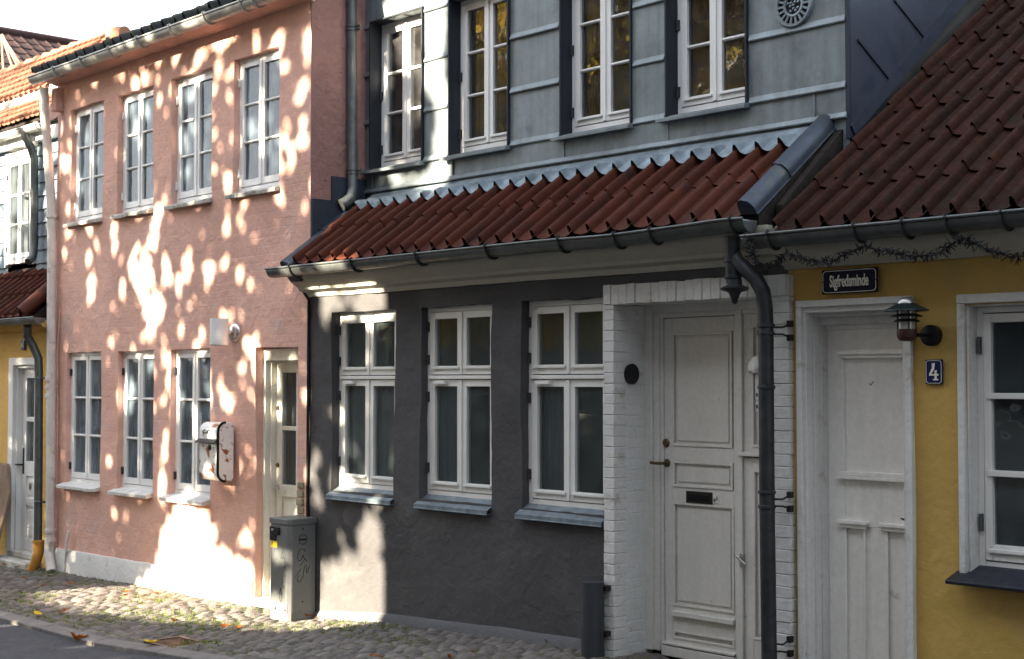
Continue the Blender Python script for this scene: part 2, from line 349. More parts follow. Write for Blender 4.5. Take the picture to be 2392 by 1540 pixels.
def window(house, x0, x1, z0, z1, y, rev, rows, label=None, pm='paint', gm='glass', lead=None, upper=None, hinge='bracket', curtain=None,
           hz=None, jamb=.034, stile=.042, mun=.022, hr=False, botrail=.058, drip=False):
    """two-leaf casement; rows = panes high in the lower leaf; upper = transom height (then a pair of short leaves above)"""
    yf = y+rev; f = MB()
    f.box(x0-.02, x0+jamb, yf, yf+.09, z0-.02, z1+.02); f.box(x1-jamb, x1+.02, yf, yf+.09, z0-.02, z1+.02)
    f.box(x0+jamb, x1-jamb, yf+.001, yf+.09, z1-jamb, z1+.02); f.box(x0+jamb, x1-jamb, yf+.001, yf+.09, z0-.02, z0+jamb)
    xm = (x0+x1)/2
    if upper: f.box(x0+jamb-.001, x1-jamb+.001, yf-.022, yf+.088, upper-.012, upper+.014)
    W_ = f.build('window', pm, house, bevel=.0025)
    if label: W_['label'] = label
    parts = [(z0+jamb, (upper-.014) if upper else z1-jamb, rows)]
    if upper: parts.append((upper+.016, z1-jamb, 1))
    g = .0025
    for (a, b, nr) in parts:
        for side in (0, 1):
            xa, xb = (x0+jamb, xm) if side == 0 else (xm, x1-jamb); xa += g; xb -= g; za = a+g*2; zb = b-g
            s = MB(); ys = yf-.005; ye = yf+.038
            s.box(xa, xa+stile, ys, ye, za, zb); s.box(xb-stile, xb, ys, ye, za, zb)
            s.box(xa+stile, xb-stile, ys+.0005, ye-.0005, zb-stile, zb); s.box(xa+stile, xb-stile, ys+.0005, ye-.0005, za, za+botrail)
            gz0 = za+botrail; gz1 = zb-stile
            for k in range(1, nr):
                zc = gz0+(gz1-gz0)*k/nr; s.box(xa+stile, xb-stile, ys+.006, ye-.004, zc-mun/2, zc+mun/2)
                s.box(xa+stile, xb-stile, ys-.001, ys+.0055, zc-mun/2+.006, zc+mun/2-.006)
            if drip: s.box(xa+stile*.55, xb-stile*.55, ys-.016, ys-.0005, za+botrail-.022, za+botrail-.004)
            if side == 0: s.box(xb-.014, xb+.012, ys-.010, ys-.0005, za+.004, zb-.002)
            S = s.build('sash', pm, W_, bevel=.002)
            p = MB(); p.add([(xa+stile-.004, yf+.018, gz0-.004), (xb-stile+.004, yf+.018, gz0-.004), (xb-stile+.004, yf+.018, gz1+.004), (xa+stile-.004, yf+.018, gz1+.004)], [(0,1,2,3)])
            p.build('pane', gm, W_)
    hs = hz if hz else [z0+.16, z1-.2] if not upper else [z0+.2, upper-.14, upper+.13, z1-.14]
    for h in hs:
        for xx in ([x0+.012] if not hr else [x0+.012, x1-.012]):
            q = MB(); q.box(xx-.013, xx+.013, yf-.012, yf-.0005, h-.035, h+.035); q.tube([(xx, yf-.014, h-.036), (xx, yf-.014, h+.036)], .008, 8)
            q.build('hinge', hinge, W_)
    if curtain:
        for (ca, cb, cz0, cz1, d) in curtain:
            c = MB(); n = 40; xa = x0+(x1-x0)*ca; xb = x0+(x1-x0)*cb; za = z0+(z1-z0)*cz0; zb = z0+(z1-z0)*cz1
            for k in range(n+1):
                t = k/n; xx = xa+(xb-xa)*t; yy = yf+d+.014*sin(t*n*.9+x0*7)+.006*sin(t*23+x0)
                c.v += [(xx, yy, za), (xx, yy*1.0+.004, zb)]
            for k in range(n): c.f.append((2*k, 2*k+2, 2*k+3, 2*k+1))
            c.build('curtain', 'curtain', W_, smooth=True)
    return W_
def sill_stone(W_, x0, x1, z, y, rev, m='stone', out=.07, th=.045, drop=.03):
    s = MB(); n = max(2, int((x1-x0)/.17)); w_ = (x1-x0)/n
    for k in range(n):   # sill of painted tiles laid side by side
        a = x0+w_*k+.002; b = x0+w_*(k+1)-.002; j = U(-.006, .006); j2 = U(-.004, .004)
        s.add([(a, y-out+j, z-drop+j2), (b, y-out+j, z-drop-j2), (b, y+rev+.02, z+.012), (a, y+rev+.02, z+.012),
               (a, y-out+j+.004, z-drop-th+j2+.01), (b, y-out+j+.004, z-drop-th-j2+.01), (b, y+rev+.02, z-th), (a, y+rev+.02, z-th)],
              [(0,1,2,3),(7,6,5,4),(0,4,5,1),(1,5,6,2),(2,6,7,3),(3,7,4,0)])
    return s.build('sill', m, W_, bevel=.006)

def room(house, x0, x1, y0, y1, z0, z1):
    m = MB(); m.add([(x0,y0,z0),(x1,y0,z0),(x1,y1,z0),(x0,y1,z0),(x0,y0,z1),(x1,y0,z1),(x1,y1,z1),(x0,y1,z1)], [(0,1,2,3),(4,5,6,7),(1,2,6,5),(2,3,7,6),(3,0,4,7)])
    return m.build('room_lining', 'room', house)

def tiles(name, m, parent, xl, xr, y0, z0, slope, length, ncol, rowlen, K=11, th=.014, rollh=.034, lift=.024, jit=.004, start_row=0, leftfn=None, extra=0.):
    L = sqrt(1+slope*slope); dy = 1/L; dz = slope/L; ny = -slope/L; nzv = 1/L; mb = MB(); wd = (xr-xl)/ncol; nrow = int(math.ceil(length/rowlen))
    k_ = rollh/.046
    PR = [(0, -.010), (.012, .012), (.04, .031), (.08, .043), (.125, .047), (.17, .043), (.21, .031), (.238, .012), (.25, -.014), (.34, -.023), (.5, -.029), (.7, -.027), (.88, -.020), (1.0, -.010)]
    PR = [(p_[0]*.84 if p_[0] <= .25 else p_[0], p_[1]) for p_ in PR]
    us = [p_[0] for p_ in PR]; PH_ = {p_[0]: p_[1]*k_ for p_ in PR}
    def prof(u): return PH_[u]
    for r in range(nrow):
        for c in range(ncol):
            if leftfn and c < leftfn(r): continue
            s0 = r*rowlen-.0+U(-jit, jit)*2; s1 = min((r+1)*rowlen+.05, length+.02); a = xl+c*wd+U(-jit, jit)*.5; sk = U(-jit, jit); hj = U(-.003, .003)
            o = len(mb.v)
            for i, sv in enumerate((s0, s0, s0+.03, (s0+s1)/2, s1)):
                f = (sv-s0)/(s1-s0); base = lift*(1-f)+hj
                for u in us:
                    h = prof(u)+base - (th if i == 0 else 0) - (.003 if i == 1 else 0)
                    if i == 0: h = prof(u)*.97+base-th
                    x = a+u*wd*1.04+sk*f
                    mb.v.append((x, y0+sv*dy+h*ny, z0+sv*dz+h*nzv))
            n = len(us)
            for i in range(4):
                for k in range(n-1):
                    mb.f.append((o+i*n+k, o+i*n+k+1, o+(i+1)*n+k+1, o+(i+1)*n+k))
            # left side wall of roll so it reads as a thick tile
    return mb.build(name, m, parent, smooth=True)

def gutter(name, m, parent, x0, x1, y, z, r, brackets, wob=None, capl=True, capr=True, bm='bracket', zf=None):
    g = MB(); n = 14; seg = 60
    zf = zf or (lambda x: 0.)
    for i in range(seg+1):
        x = x0+(x1-x0)*i/seg
        for k in range(n+1):
            t = pi+pi*k/n; g.v.append((x, y+r*cos(t), z+zf(x)+r*sin(t)*1.02))
    for i in range(seg):
        for k in range(n): a = i*(n+1)+k; g.f.append((a, a+1, a+n+2, a+n+1))
    for i, cap in ((0, capl), (seg, capr)):
        if cap: g.f.append(tuple(i*(n+1)+k for k in range(n+1)))
    G = g.build(name, m, parent, smooth=True, solid=.004)
    b = MB(); b.tube([(x0+(x1-x0)*i/40, y-r-.004, z+zf(x0+(x1-x0)*i/40)+.004) for i in range(41)], .009, 10)
    b.build('rolled_rim', m, G, smooth=True)
    for bx in brackets:
        q = MB(); zz = z+zf(bx)
        pts = [(bx, y+(r+.006)*cos(t), zz+(r+.006)*1.02*sin(t)) for t in [pi+pi*k/12 for k in range(13)]]
        pts = [(bx, y-r+.012, zz+.016), (bx, y-r-.012, zz+.016), (bx, y-r-.016, zz+.0)] + pts
        for p, q2 in zip(pts, pts[1:]): q.bar(p, q2, .022, .005, Vector((1,0,0)))
        q.v = [(v[0], v[1], v[2]) for v in q.v]
        q.build('gutter_bracket', bm, G)
    return G

def text(name, body, size, m, parent, loc, rot=(pi/2, 0, 0), sx=1., ext=.002, bold=0., align='CENTER'):
    cu = bpy.data.curves.new('lettering', 'FONT'); cu.body = body; cu.size = size; cu.extrude = ext; cu.offset = bold; cu.align_x = align; cu.align_y = 'CENTER'
    t = bpy.data.objects.new('lettering_tmp', cu); col.objects.link(t); dg = bpy.context.evaluated_depsgraph_get()
    me = bpy.data.meshes.new_from_object(t.evaluated_get(dg)); bpy.data.objects.remove(t)
    Mx = Matrix.Translation(Vector(loc)) @ Matrix.Rotation(rot[2], 4, 'Z') @ Matrix.Rotation(rot[1], 4, 'Y') @ Matrix.Rotation(rot[0], 4, 'X') @ Matrix.Diagonal((sx, 1, 1, 1))
    me.transform(Mx); me.materials.clear(); me.materials.append(MT[m]); me.name = name
    o = bpy.data.objects.new(name, me); col.objects.link(o)
    if parent is not None: o.parent = parent; o.matrix_parent_inverse = Matrix.Translation(-Vector(wloc(parent)))
    return o

# ================================================================== GROUND
def sheet(name, m, xs, y0, y1, dz, ny=2, extra=None):
    g = MB()
    for x in xs:
        for k in range(ny+1): y = y0+(y1-y0)*k/ny; g.v.append((x, y, gz(x)+dz+(extra(x, y) if extra else 0)))
    for i in range(len(xs)-1):
        for k in range(ny): a = i*(ny+1)+k; g.f.append((a, a+1, a+ny+2, a+ny+1))
    o = g.build(name, m, None, smooth=True); tag(o, kind='structure'); return o
gx = [-300, -100, -60] + [-40+.5*i for i in range(110)] + [40, 100, 300]
sheet('ground', 'dirt', gx, -300, 300, -.10)
sheet('road', 'asphalt', gx, -6, 4.885, -.052, 12)
sheet('pavement_bed', 'dirt', gx, 5.0, 6.75, -.018, 8)
kb = MB(); x = -22.
while x < 2.:
    L_ = U(.8, 1.15); j = U(-.004, .004)
    kb.add([(x+.004, 4.87, gz(x)-.10), (x+L_-.004, 4.87, gz(x+L_)-.10), (x+L_-.004, 5.005, gz(x+L_)-.10), (x+.004, 5.005, gz(x)-.10),
            (x+.004, 4.875+j, gz(x)-.022), (x+L_-.004, 4.875+j, gz(x+L_)-.022), (x+L_-.004, 5.0, gz(x+L_)-.006), (x+.004, 5.0, gz(x)-.006)],
           [(0,3,2,1),(4,5,6,7),(0,1,5,4),(1,2,6,5),(2,3,7,6),(3,0,4,7)]); x += L_
tag(kb.build('kerb', 'kerb', None, bevel=.008), kind='structure')
st = MB(); GR = (-9.22, -8.80, 5.02, 5.32)   # drain opening
def sett(cx, cy, lx, ly, ang=0., h=.009):
    if GR[0]-.03 < cx < GR[1]+.03 and GR[2]-.05 < cy < GR[3]+.03: return
    n = 5; o = len(st.v); zc = gz(cx)+U(-.004, .004); tx = U(-.04, .04); ty = U(-.04, .04); ca, sa = cos(ang), sin(ang); p = U(4., 7.)
    for i in range(n):
        for j in range(n):
            u = -1+2*i/(n-1); v = -1+2*j/(n-1); rr = 1-.05*(u*u*v*v)
            dx = u*lx/2*rr+U(-.003, .003); dy = v*ly/2*rr+U(-.003, .003); hh = h*(1-abs(u)**p*.9)*(1-abs(v)**p*.9)+U(-.0015, .0015)
            edge = (abs(u) == 1 or abs(v) == 1)
            st.v.append((cx+dx*ca-dy*sa, cy+dx*sa+dy*ca, zc+hh-.012+tx*dx+ty*dy-(.012 if edge else 0)))
    for i in range(n-1):
        for j in range(n-1): a = o+i*n+j; st.f.append((a, a+1, a+n+1, a+n))
for row in range(2):
    x = -20.
    while x < 1.5:
        l_ = U(.13, .21); sett(x+l_/2, 5.06+row*.115+U(-.006, .006), l_-.012, .098); x += l_
x = -19.
while x < 1.2:
    wd = U(.072, .098); y = 5.235+U(-.05, .0)
    while y < 6.66:
        l_ = U(.11, .19); sett(x+wd/2+.012*sin(y*3+x)+U(-.004, .004), y+l_/2, wd-.006, l_-.008, U(-.04, .04)); y += l_
    x += wd
o = st.build('cobbled_pavement', 'stonepave', None, smooth=True); tag(o, kind='structure')
# grass and moss in the joints
gr = MB()
for k in range(9000):
    gx_ = U(-16, -5.5); gy = U(5.02, 6.6); dn = nz(gx_, gy, 2.2, 1.6)+.35*exp(-((gx_+11.2)/1.6)**2)+.2*exp(-((gy-5.25)/.1)**2)
    if dn < .12+R()*.35: continue
    z = gz(gx_)-.012
    for b in range(3):
        a = U(0, 6.28); h = U(.008, .028); w_ = U(.002, .005); bx = gx_+U(-.02, .02); by = gy+U(-.02, .02); ln = U(.003, .02)
        gr.add([(bx-w_*cos(a), by-w_*sin(a), z), (bx+w_*cos(a), by+w_*sin(a), z), (bx+ln*sin(a), by-ln*cos(a), z+h)], [(0,1,2)])
tag(gr.build('grass', 'grass', None), 'short green grass and moss sprouting from the joints of the setts', 'grass', kind='stuff')

def leaf_mesh(name, m, L_=.07, curl=.5):
    b = MB(); n = 7; out = []
    for i in range(n+1):
        t = i/n; wd = L_*.34*sin(pi*min(1, t*.92+.04))**.8*(1+.25*sin(t*14))
        zc = curl*L_*(t-.5)**2; b.v += [(t*L_-L_/2, -wd, zc+curl*wd*.7), (t*L_-L_/2, 0, zc+.002), (t*L_-L_/2, wd, zc+curl*wd*.5)]
    for i in range(n):
        a = 3*i; b.f += [(a, a+1, a+4, a+3), (a+1, a+2, a+5, a+4)]
    b.tube([(-L_/2, 0, curl*L_*.25), (-L_*.85, .004, curl*L_*.3+.004)], .0012, 5)
    me = bpy.data.meshes.new(name); me.from_pydata(b.v, [], b.f); me.materials.append(MT[m]); return me
def put_leaf(me, x, y, dz, rz, label, tilt=0., group=None, sc=1.):
    o = bpy.data.objects.new('fallen_leaf', me); col.objects.link(o); o.location = (x, y, gz(x)+dz); o.rotation_euler = (tilt, U(-.2, .2), rz); o.scale = (sc,)*3
    tag(o, label, 'leaf', group); return o
p = P(183, 1513, z=-.34); put_leaf(leaf_mesh('fallen_leaf', 'leaforange', .13, 1.6), p.x, p.y, -.045, .9, 'curled orange brown leaf lying on the asphalt by the kerb')
p = P(354, 1527, z=-.27); put_leaf(leaf_mesh('fallen_leaf', 'leafyellow', .12, .7), p.x, p.y, .012, .6, 'bright yellow leaf lying on the iron drain grate')
p = P(46, 1456, z=-.3); put_leaf(leaf_mesh('fallen_leaf', 'leafyellow', .09, .6), p.x, p.y+.15, .01, 0., 'pale yellow leaf on the setts close to the kerb at the far left')
p = P(1283, 1498, z=-.08); put_leaf(leaf_mesh('fallen_leaf', 'fallen', .05, .9), p.x, p.y-.02, .012, 1.5, 'small red brown leaf against the foot of the grey wall', 1.)
p = P(716, 1438, z=-.22); put_leaf(leaf_mesh('fallen_leaf', 'leaforange', .09, .9), p.x+.02, p.y, .012, 1.5, 'orange leaf beside the back corner of the grey cabinet')
lms = [leaf_mesh('fallen_leaf', 'fallen', U(.05, .08), U(.4, 1.3)) for _ in range(5)]
for k in range(44):
    if k < 20: lx = U(-15.6, -13.9); ly = 6.55-abs(random.gauss(0, .12))
    else: lx = U(-14.5, -6.5); ly = U(5.05, 6.5)
    near = k < 20
    put_leaf(random.choice(lms), lx, ly, .014, U(0, 6.28), 'small dry leaf among those heaped below the downpipes' if near else 'small dry brown leaf scattered on the cobbled pavement', U(-.4, .4),
             'dry leaves below the downpipes' if near else 'dry leaves scattered on the setts')
dg_ = empty('drain_grate', ((GR[0]+GR[1])/2, (GR[2]+GR[3])/2, gz(-9)), 'dark iron drain grate with parallel bars set in the setts', 'drain')
b = MB(); zz = gz(-9.)-.004
b.box(GR[0], GR[1], GR[2], GR[2]+.03, zz-.05, zz); b.box(GR[0], GR[1], GR[3]-.03, GR[3], zz-.05, zz); b.box(GR[0], GR[0]+.03, GR[2]+.03, GR[3]-.03, zz-.05, zz); b.box(GR[1]-.03, GR[1], GR[2]+.03, GR[3]-.03, zz-.05, zz)
b.build('frame', 'iron', dg_, bevel=.003)
b = MB()
for k in range(11): xx = GR[0]+.045+k*.033; b.box(xx, xx+.016, GR[2]+.03, GR[3]-.03, zz-.045, zz-.004)
b.build('bars', 'iron', dg_)

# ================================================================== PINK HOUSE
ph = empty('pink_house', (-11.7, 6.6, -.27), 'two storey house painted salmon pink with small white casement windows', 'house')
UP = [(-13.715, -13.015), (-12.71, -12.015), (-11.67, -10.965), (-10.61, -9.905)]
LO = [(-13.77, -13.01), (-12.66, -11.975), (-11.66, -10.968)]
ops = [(a, b, 3.245, 4.415, .07) for a, b in UP] + [(a, b, .585, 1.918, .07) for a, b in LO] + [(-10.24, -9.62, -.6, 1.912, .20)]
PX0, PX1 = -14.03, -9.46
wall('wall', 'pink', ph, PX0, PX1, -.6, 4.86, 6.6, ops, amp=.010, jit=.009)
# gable wall that shows above the lower roof of the grey house
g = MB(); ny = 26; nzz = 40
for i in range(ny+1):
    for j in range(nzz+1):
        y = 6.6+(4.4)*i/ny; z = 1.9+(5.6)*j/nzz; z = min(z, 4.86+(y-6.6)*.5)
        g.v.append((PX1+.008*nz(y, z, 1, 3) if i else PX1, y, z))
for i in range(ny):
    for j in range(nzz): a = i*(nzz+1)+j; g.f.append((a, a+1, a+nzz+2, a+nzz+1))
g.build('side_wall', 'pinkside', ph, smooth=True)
room(ph, PX0+.05, PX1-.02, 6.72, 8.6, -.5, 4.8)
b = MB(); b.box(PX0+.05, PX1-.05, 6.7, 8.6, 2.5, 2.6); b.build('floor', 'room', ph)
for i, (a, c) in enumerate(UP):
    GM_ = 'glasspink'
    cur = [[(.02, .3, 0, 1, .10)], [(.05, .5, 0, .45, .12)], [(.6, .98, 0, 1, .12)], [(.3, .6, 0, 1, .14)]][i]
    W_ = window(ph, a, c, 3.245+.02, 4.415, 6.6, .055, 3, pm='paintnew', gm=GM_, hinge='paintnew', curtain=cur)
    sill_stone(W_, a-.055, c+.005, 3.262, 6.6, .055, out=.06)
for i, (a, c) in enumerate(LO):
    cur = [[(.04, .96, 0, .42, .1), (.5, .98, .4, 1, .13)], [(.5, .97, .0, 1, .11), (.03, .45, 0, .35, .1)], [(.03, .3, .3, 1, .12)]][i]
    W_ = window(ph, a, c, .585+.02, 1.918, 6.6, .055, 3, pm='paintnew', gm='glasspink', curtain=cur)
    sill_stone(W_, a-.06, c-.0, .60, 6.6, .055, out=.075, m='whiteplaster')
# house plant behind the third lower window
b = MB(); 
for k in range(26):
    a = U(0, 6.28); l_ = U(.12, .34); bx, by, bz = -11.52+U(-.03, .03), 6.80+U(-.02, .02), .64
    tx, ty, tz = bx+cos(a)*l_*.45, by+sin(a)*l_*.2, bz+l_
    b.add([(bx-.004, by, bz), (bx+.004, by, bz), ((bx+tx)/2+.007, (by+ty)/2, (bz+tz)/2+.03), (tx, ty, tz), ((bx+tx)/2-.007, (by+ty)/2, (bz+tz)/2+.03)], [(0,1,2,3,4)])
b.tube([(-11.52, 6.80, .60), (-11.52, 6.80, .66)], .05, 14)
tag(b.build('potted_plant', leafmat('pale_straw_leaves', [(.30, .27, .12), (.5, .45, .28)], .3)), 'spiky pale plant standing inside the third lower window of the pink house', 'plant')
# plinth
pl = MB(); n = 46
for i in range(n+1):
    x = -14.0+(-10.26+14.0)*i/n; zt = -.088+.038*((x+14)/3.7)+.006*nz(x, 0, 0, 5); yy = 6.575+.004*nz(x, 2, 0, 3)
    pl.v += [(x, yy, gz(x)-.12), (x, yy-.002, zt-.02), (x, yy+.008, zt), (x, 6.62, zt+.004)]
for i in range(n):
    for k in range(3): a = 4*i+k; pl.f.append((a, a+1, a+5, a+4))
pl.f += [(0,1,2,3), (4*n+3, 4*n+2, 4*n+1, 4*n)]
pl.build('plinth', 'whiteplaster', ph, smooth=True)
# street door of the pink house
D = MB(); dx0, dx1 = -10.24, -9.62; yj = 6.67
D.box(dx0-.01, dx0+.035, yj, yj+.16, gz(-10)+.07, 1.90); D.box(dx1-.035, dx1+.01, yj, yj+.16, gz(-10)+.07, 1.90)
D.box(dx0+.035, dx1-.035, yj+.001, yj+.16, 1.80, 1.90); D.box(dx0+.035, dx0+.05, yj+.05, yj+.15, gz(-10)+.07, 1.80); D.box(dx0+.05, dx1-.035, yj+.052, yj+.15, 1.785, 1.80)
door = D.build('door', 'paintold', ph, bevel=.003)
d = MB(); yl = yj+.10; la = dx0+.052; lb = dx1-.04; zb_ = gz(-10)+.085
gxs = [la+.085, (la+lb)/2+.035-.012, (la+lb)/2+.035+.012, lb-.06]
d.box(la, gxs[0], yl, yl+.045, zb_, 1.785); d.box(gxs[3], lb, yl, yl+.045, zb_, 1.785)
d.box(gxs[0], gxs[3], yl+.001, yl+.044, 1.70, 1.785); d.box(gxs[0], gxs[3], yl+.001, yl+.044, .66, .76); d.box(gxs[0], gxs[3], yl+.001, yl+.044, zb_, .02)
d.box(gxs[1], gxs[2], yl+.004, yl+.04, .76, 1.70); d.box(gxs[0], gxs[3], yl+.002, yl+.04, 1.215, 1.25)
d.box(gxs[0], gxs[3], yl+.018, yl+.035, .02, .66); d.box(gxs[0]+.04, gxs[3]-.04, yl+.006, yl+.018, .06, .62)
d.build('door_leaf', 'paintold', door, bevel=.003)
p_ = MB(); p_.add([(gxs[0], yl+.02, .76), (gxs[3], yl+.02, .76), (gxs[3], yl+.02, 1.70), (gxs[0], yl+.02, 1.70)], [(0,1,2,3)]); p_.build('pane', 'glass', door)
c = MB()
for k in range(41):
    t = k/40; xx = gxs[0]+(gxs[3]-gxs[0])*t*.55; c.v += [(xx, yl+.1+.012*sin(t*40), .7), (xx, yl+.1+.012*sin(t*40+.5), 1.72)]
for k in range(40): c.f.append((2*k, 2*k+2, 2*k+3, 2*k+1))
c.build('curtain', 'curtain', door, smooth=True)
h = MB(); h.tube([(la+.035, yl, .735), (la+.035, yl-.05, .735)], .011, 12); h.tube([(la+.035, yl-.048, .735), (la+.125, yl-.05, .728)], .010, 12); h.lathe((la+.035, yl-.004, .735), [(0, -.004), (.022, -.004), (.022, .004)], 16, 'Y'); h.build('door_handle', 'chrome', door, smooth=True)
for zz in (1.40, .92):
    h = MB(); h.lathe((la+.03, yl-.006, zz), [(0, -.008), (.016, -.008), (.02, 0), (.02, .006)], 16, 'Y'); h.build('lock', 'brass', door, smooth=True)
s = MB(); s.add([(dx0-.06, 6.56, gz(-10)+.0), (dx1+.02, 6.56, gz(-10)+.0), (dx1+.02, 6.84, gz(-10)), (dx0-.06, 6.84, gz(-10)),
                 (dx0-.05, 6.57, gz(-10)+.06), (dx1+.02, 6.57, gz(-10)+.06), (dx1+.02, 6.84, gz(-10)+.075), (dx0-.05, 6.84, gz(-10)+.075)], [(0,1,2,3),(4,5,6,7),(0,1,5,4),(1,2,6,5),(2,3,7,6),(3,0,4,7)])
s.build('doorstep', 'stone', ph, bevel=.012)
# broken corner of bare brick by the door
b = MB()
for k in range(7):
    z = .36+k*.066; xx = -9.615+U(0, .02); b.box(xx-.005, xx+U(.06, .10), 6.575+U(0, .012), 6.66, z+.004, z+.060)
b.build('bare_brickwork', 'brickbare', ph, bevel=.008)
b = MB(); b.tube([(-9.452, 6.585, -.2), (-9.452, 6.58, 1.0), (-9.455, 6.585, 2.28), (-9.50, 6.57, 2.34)], .012, 8); b.build('cable', 'black', ph, smooth=True)
b = MB(); b.tube([(-13.93, 6.585, -.1), (-13.94, 6.585, .4), (-13.92, 6.585, 1.2), (-13.95, 6.585, 1.9), (-13.90, 6.585, 2.4)], .006, 6)
b.build('cable', 'pink', ph, smooth=True)
b = MB(); b.tube([(-13.60, 6.565, .12), (-13.62, 6.55, 0), (-13.64, 6.56, -.1)], .016, 8); b.tube([(-13.66, 6.565, -.07), (-13.70, 6.565, -.32)], .008, 8); b.build('pipe_stub', 'pipepink', ph, smooth=True)
# eaves, roof and gutter
e = MB(); e.prism_x([(6.44, 4.74), (6.62, 4.70), (6.62, 4.86), (6.44, 4.82)], PX0-.02, PX1+.02); e.build('eaves_board', 'pink', ph)
PS = .49
roof = tiles('roof', 'tileblack', ph, PX0-.10, PX1+.12, 6.385, 4.80, PS, 3.0, 25, .36, rollh=.05, lift=.045, jit=.008)
b = MB(); b.prism_x([(6.44, 4.80), (10.6, 4.80+4.16*PS-.05), (10.6, 4.80+4.16*PS-.1), (6.44, 4.75)], PX0-.05, PX1+.05); b.build('roof_deck', 'mortar', ph)
bxs = [P(q, 150, y=6.34).x for q in (129, 191.5, 258, 324, 400, 480, 565)] + [-9.9]
gutter('gutter', 'gutterw', ph, -14.15, PX1+.05, 6.385, 4.775, .062, bxs, bm='gutterw')
b = MB(); q = [P(103, 205, y=6.42), P(104, 260, y=6.45), P(110, 330, y=6.5), P(120, 480, y=6.53), P(121.5, 560, y=6.53), P(118.5, 1060, y=6.53), P(117.5, 1255, y=6.53), P(114, 1290, y=6.53), P(120, 1335, y=6.50)]
pp = b.tube(q, .047, 16).build('downpipe', 'pipepink', ph, smooth=True)
for (px_, py_) in ((121, 505), (118.5, 885), (118.3, 905), (118, 925), (117.6, 1240), (117.4, 1262)):
    c = P(px_, py_, y=6.53); b = MB(); b.lathe(c, [(.048, -.022), (.056, -.02), (.058, 0), (.056, .02), (.048, .022)], 18); b.build('collar', 'pipepink', pp, smooth=True)
b = MB(); b.box(-13.98, -13.88, 6.50, 6.6, 4.42, 4.66); b.build('corbel', 'pink', ph, bevel=.01)

# ---- wall lamp and letter box on the pink wall
wl = empty('wall_lamp', (-10.62, 6.6, 2.04), 'white cylinder wall lamp with a scooped opening on the pink wall', 'lamp')
c0 = P(512, 776, y=6.44); n = 36; mz = 16; b = MB(); rr = .078; hh = .115
for j in range(mz+1):
    for i in range(n): t = 2*pi*i/n; b.v.append((c0.x+rr*cos(t), c0.y+rr*sin(t), c0.z-hh+2*hh*j/mz))
for j in range(mz):
    for i in range(n):
        t = 2*pi*(i+.5)/n; zc = (j+.5)/mz*2-1; dt = ((t-radians(205)+pi) % (2*pi))-pi
        if (dt/.75)**2+(zc/.62)**2 < 1: continue
        b.f.append((j*n+i, j*n+(i+1) % n, (j+1)*n+(i+1) % n, (j+1)*n+i))
b.f.append(tuple(mz*n+i for i in range(n)))
b.build('lamp_shade', 'lampwhite', wl, smooth=True, solid=.004)
b = MB(); b.lathe((c0.x+.005, 6.59, c0.z), [(0, -.035), (.05, -.035), (.08, -.012), (.085, 0), (.085, .01)], 28, 'Y'); b.tube([(c0.x+.005, 6.56, c0.z), (c0.x, 6.46, c0.z)], .02, 12); b.build('wall_mount', 'chrome', wl, smooth=True)
b = MB(); b.lathe((c0.x, c0.y, c0.z-.05), [(0, .07), (.03, .06), (.035, .0), (.02, -.03), (.02, -.05)], 16); b.build('bulb', 'label', wl, smooth=True)
mbx = empty('letter_box', (-10.6, 6.6, 1.02), 'rusty white enamel letter box hanging on the pink wall beside the third window', 'letter box')
xr = P(546, 1050, y=6.575).x; xl = xr-.31; zt, zb2 = 1.275, .775; yb, yfr = 6.575, 6.425
prof = []
for k in range(9): t = pi/2*k/8; prof.append((yfr+.075-.075*sin(t), zt-.075+.075*cos(t)))
for k in range(9): t = pi/2*k/8; prof.append((yfr+.075-.075*cos(t), zb2+.075-.075*sin(t)))
prof += [(yb-.02, zb2+.0), (yb, zb2+.03), (yb, zt-.03), (yb-.02, zt)]
b = MB(); b.prism_x(prof, xl, xr); b.build('body', 'enamel', mbx, smooth=True, bevel=.004)
b = MB(); fr = prof[:18]
for a_, c_ in zip(fr, fr[1:]): b.bar((xr-.004, a_[0]-.003, a_[1]), (xr-.004, c_[0]-.003, c_[1]), .022, .008, Vector((1,0,0)))
b.build('edge_trim', 'black', mbx)
b = MB(); b.add([(xl-.01, yfr-.045, 1.105), (xr-.01, yfr-.045, 1.105), (xr-.01, yfr+.0, 1.135), (xl-.01, yfr+.0, 1.135), (xl-.01, yfr-.043, 1.098), (xr-.01, yfr-.043, 1.098), (xr-.01, yfr+.0, 1.120), (xl-.01, yfr+.0, 1.120)], [(0,1,2,3),(7,6,5,4),(0,4,5,1),(1,5,6,2),(2,6,7,3),(3,7,4,0)]); b.build('slot_flap', 'iron', mbx, bevel=.002)
b = MB(); b.tube([(xl+.09, yfr-.001, 1.21), (xl+.06, yfr-.004, 1.20), (xl+.07, yfr-.004, 1.18), (xl+.12, yfr-.004, 1.19), (xl+.15, yfr-.004, 1.175), (xl+.13, yfr-.004, 1.20), (xl+.17, yfr-.004, 1.21)], .004, 6); b.build('emblem', 'ink', mbx)
b = MB(); b.lathe((xl+.17, yfr-.004, 1.06), [(0, -.008), (.02, -.006), (.024, 0), (.024, .005)], 16, 'Y'); b.build('lock', 'iron', mbx, smooth=True)

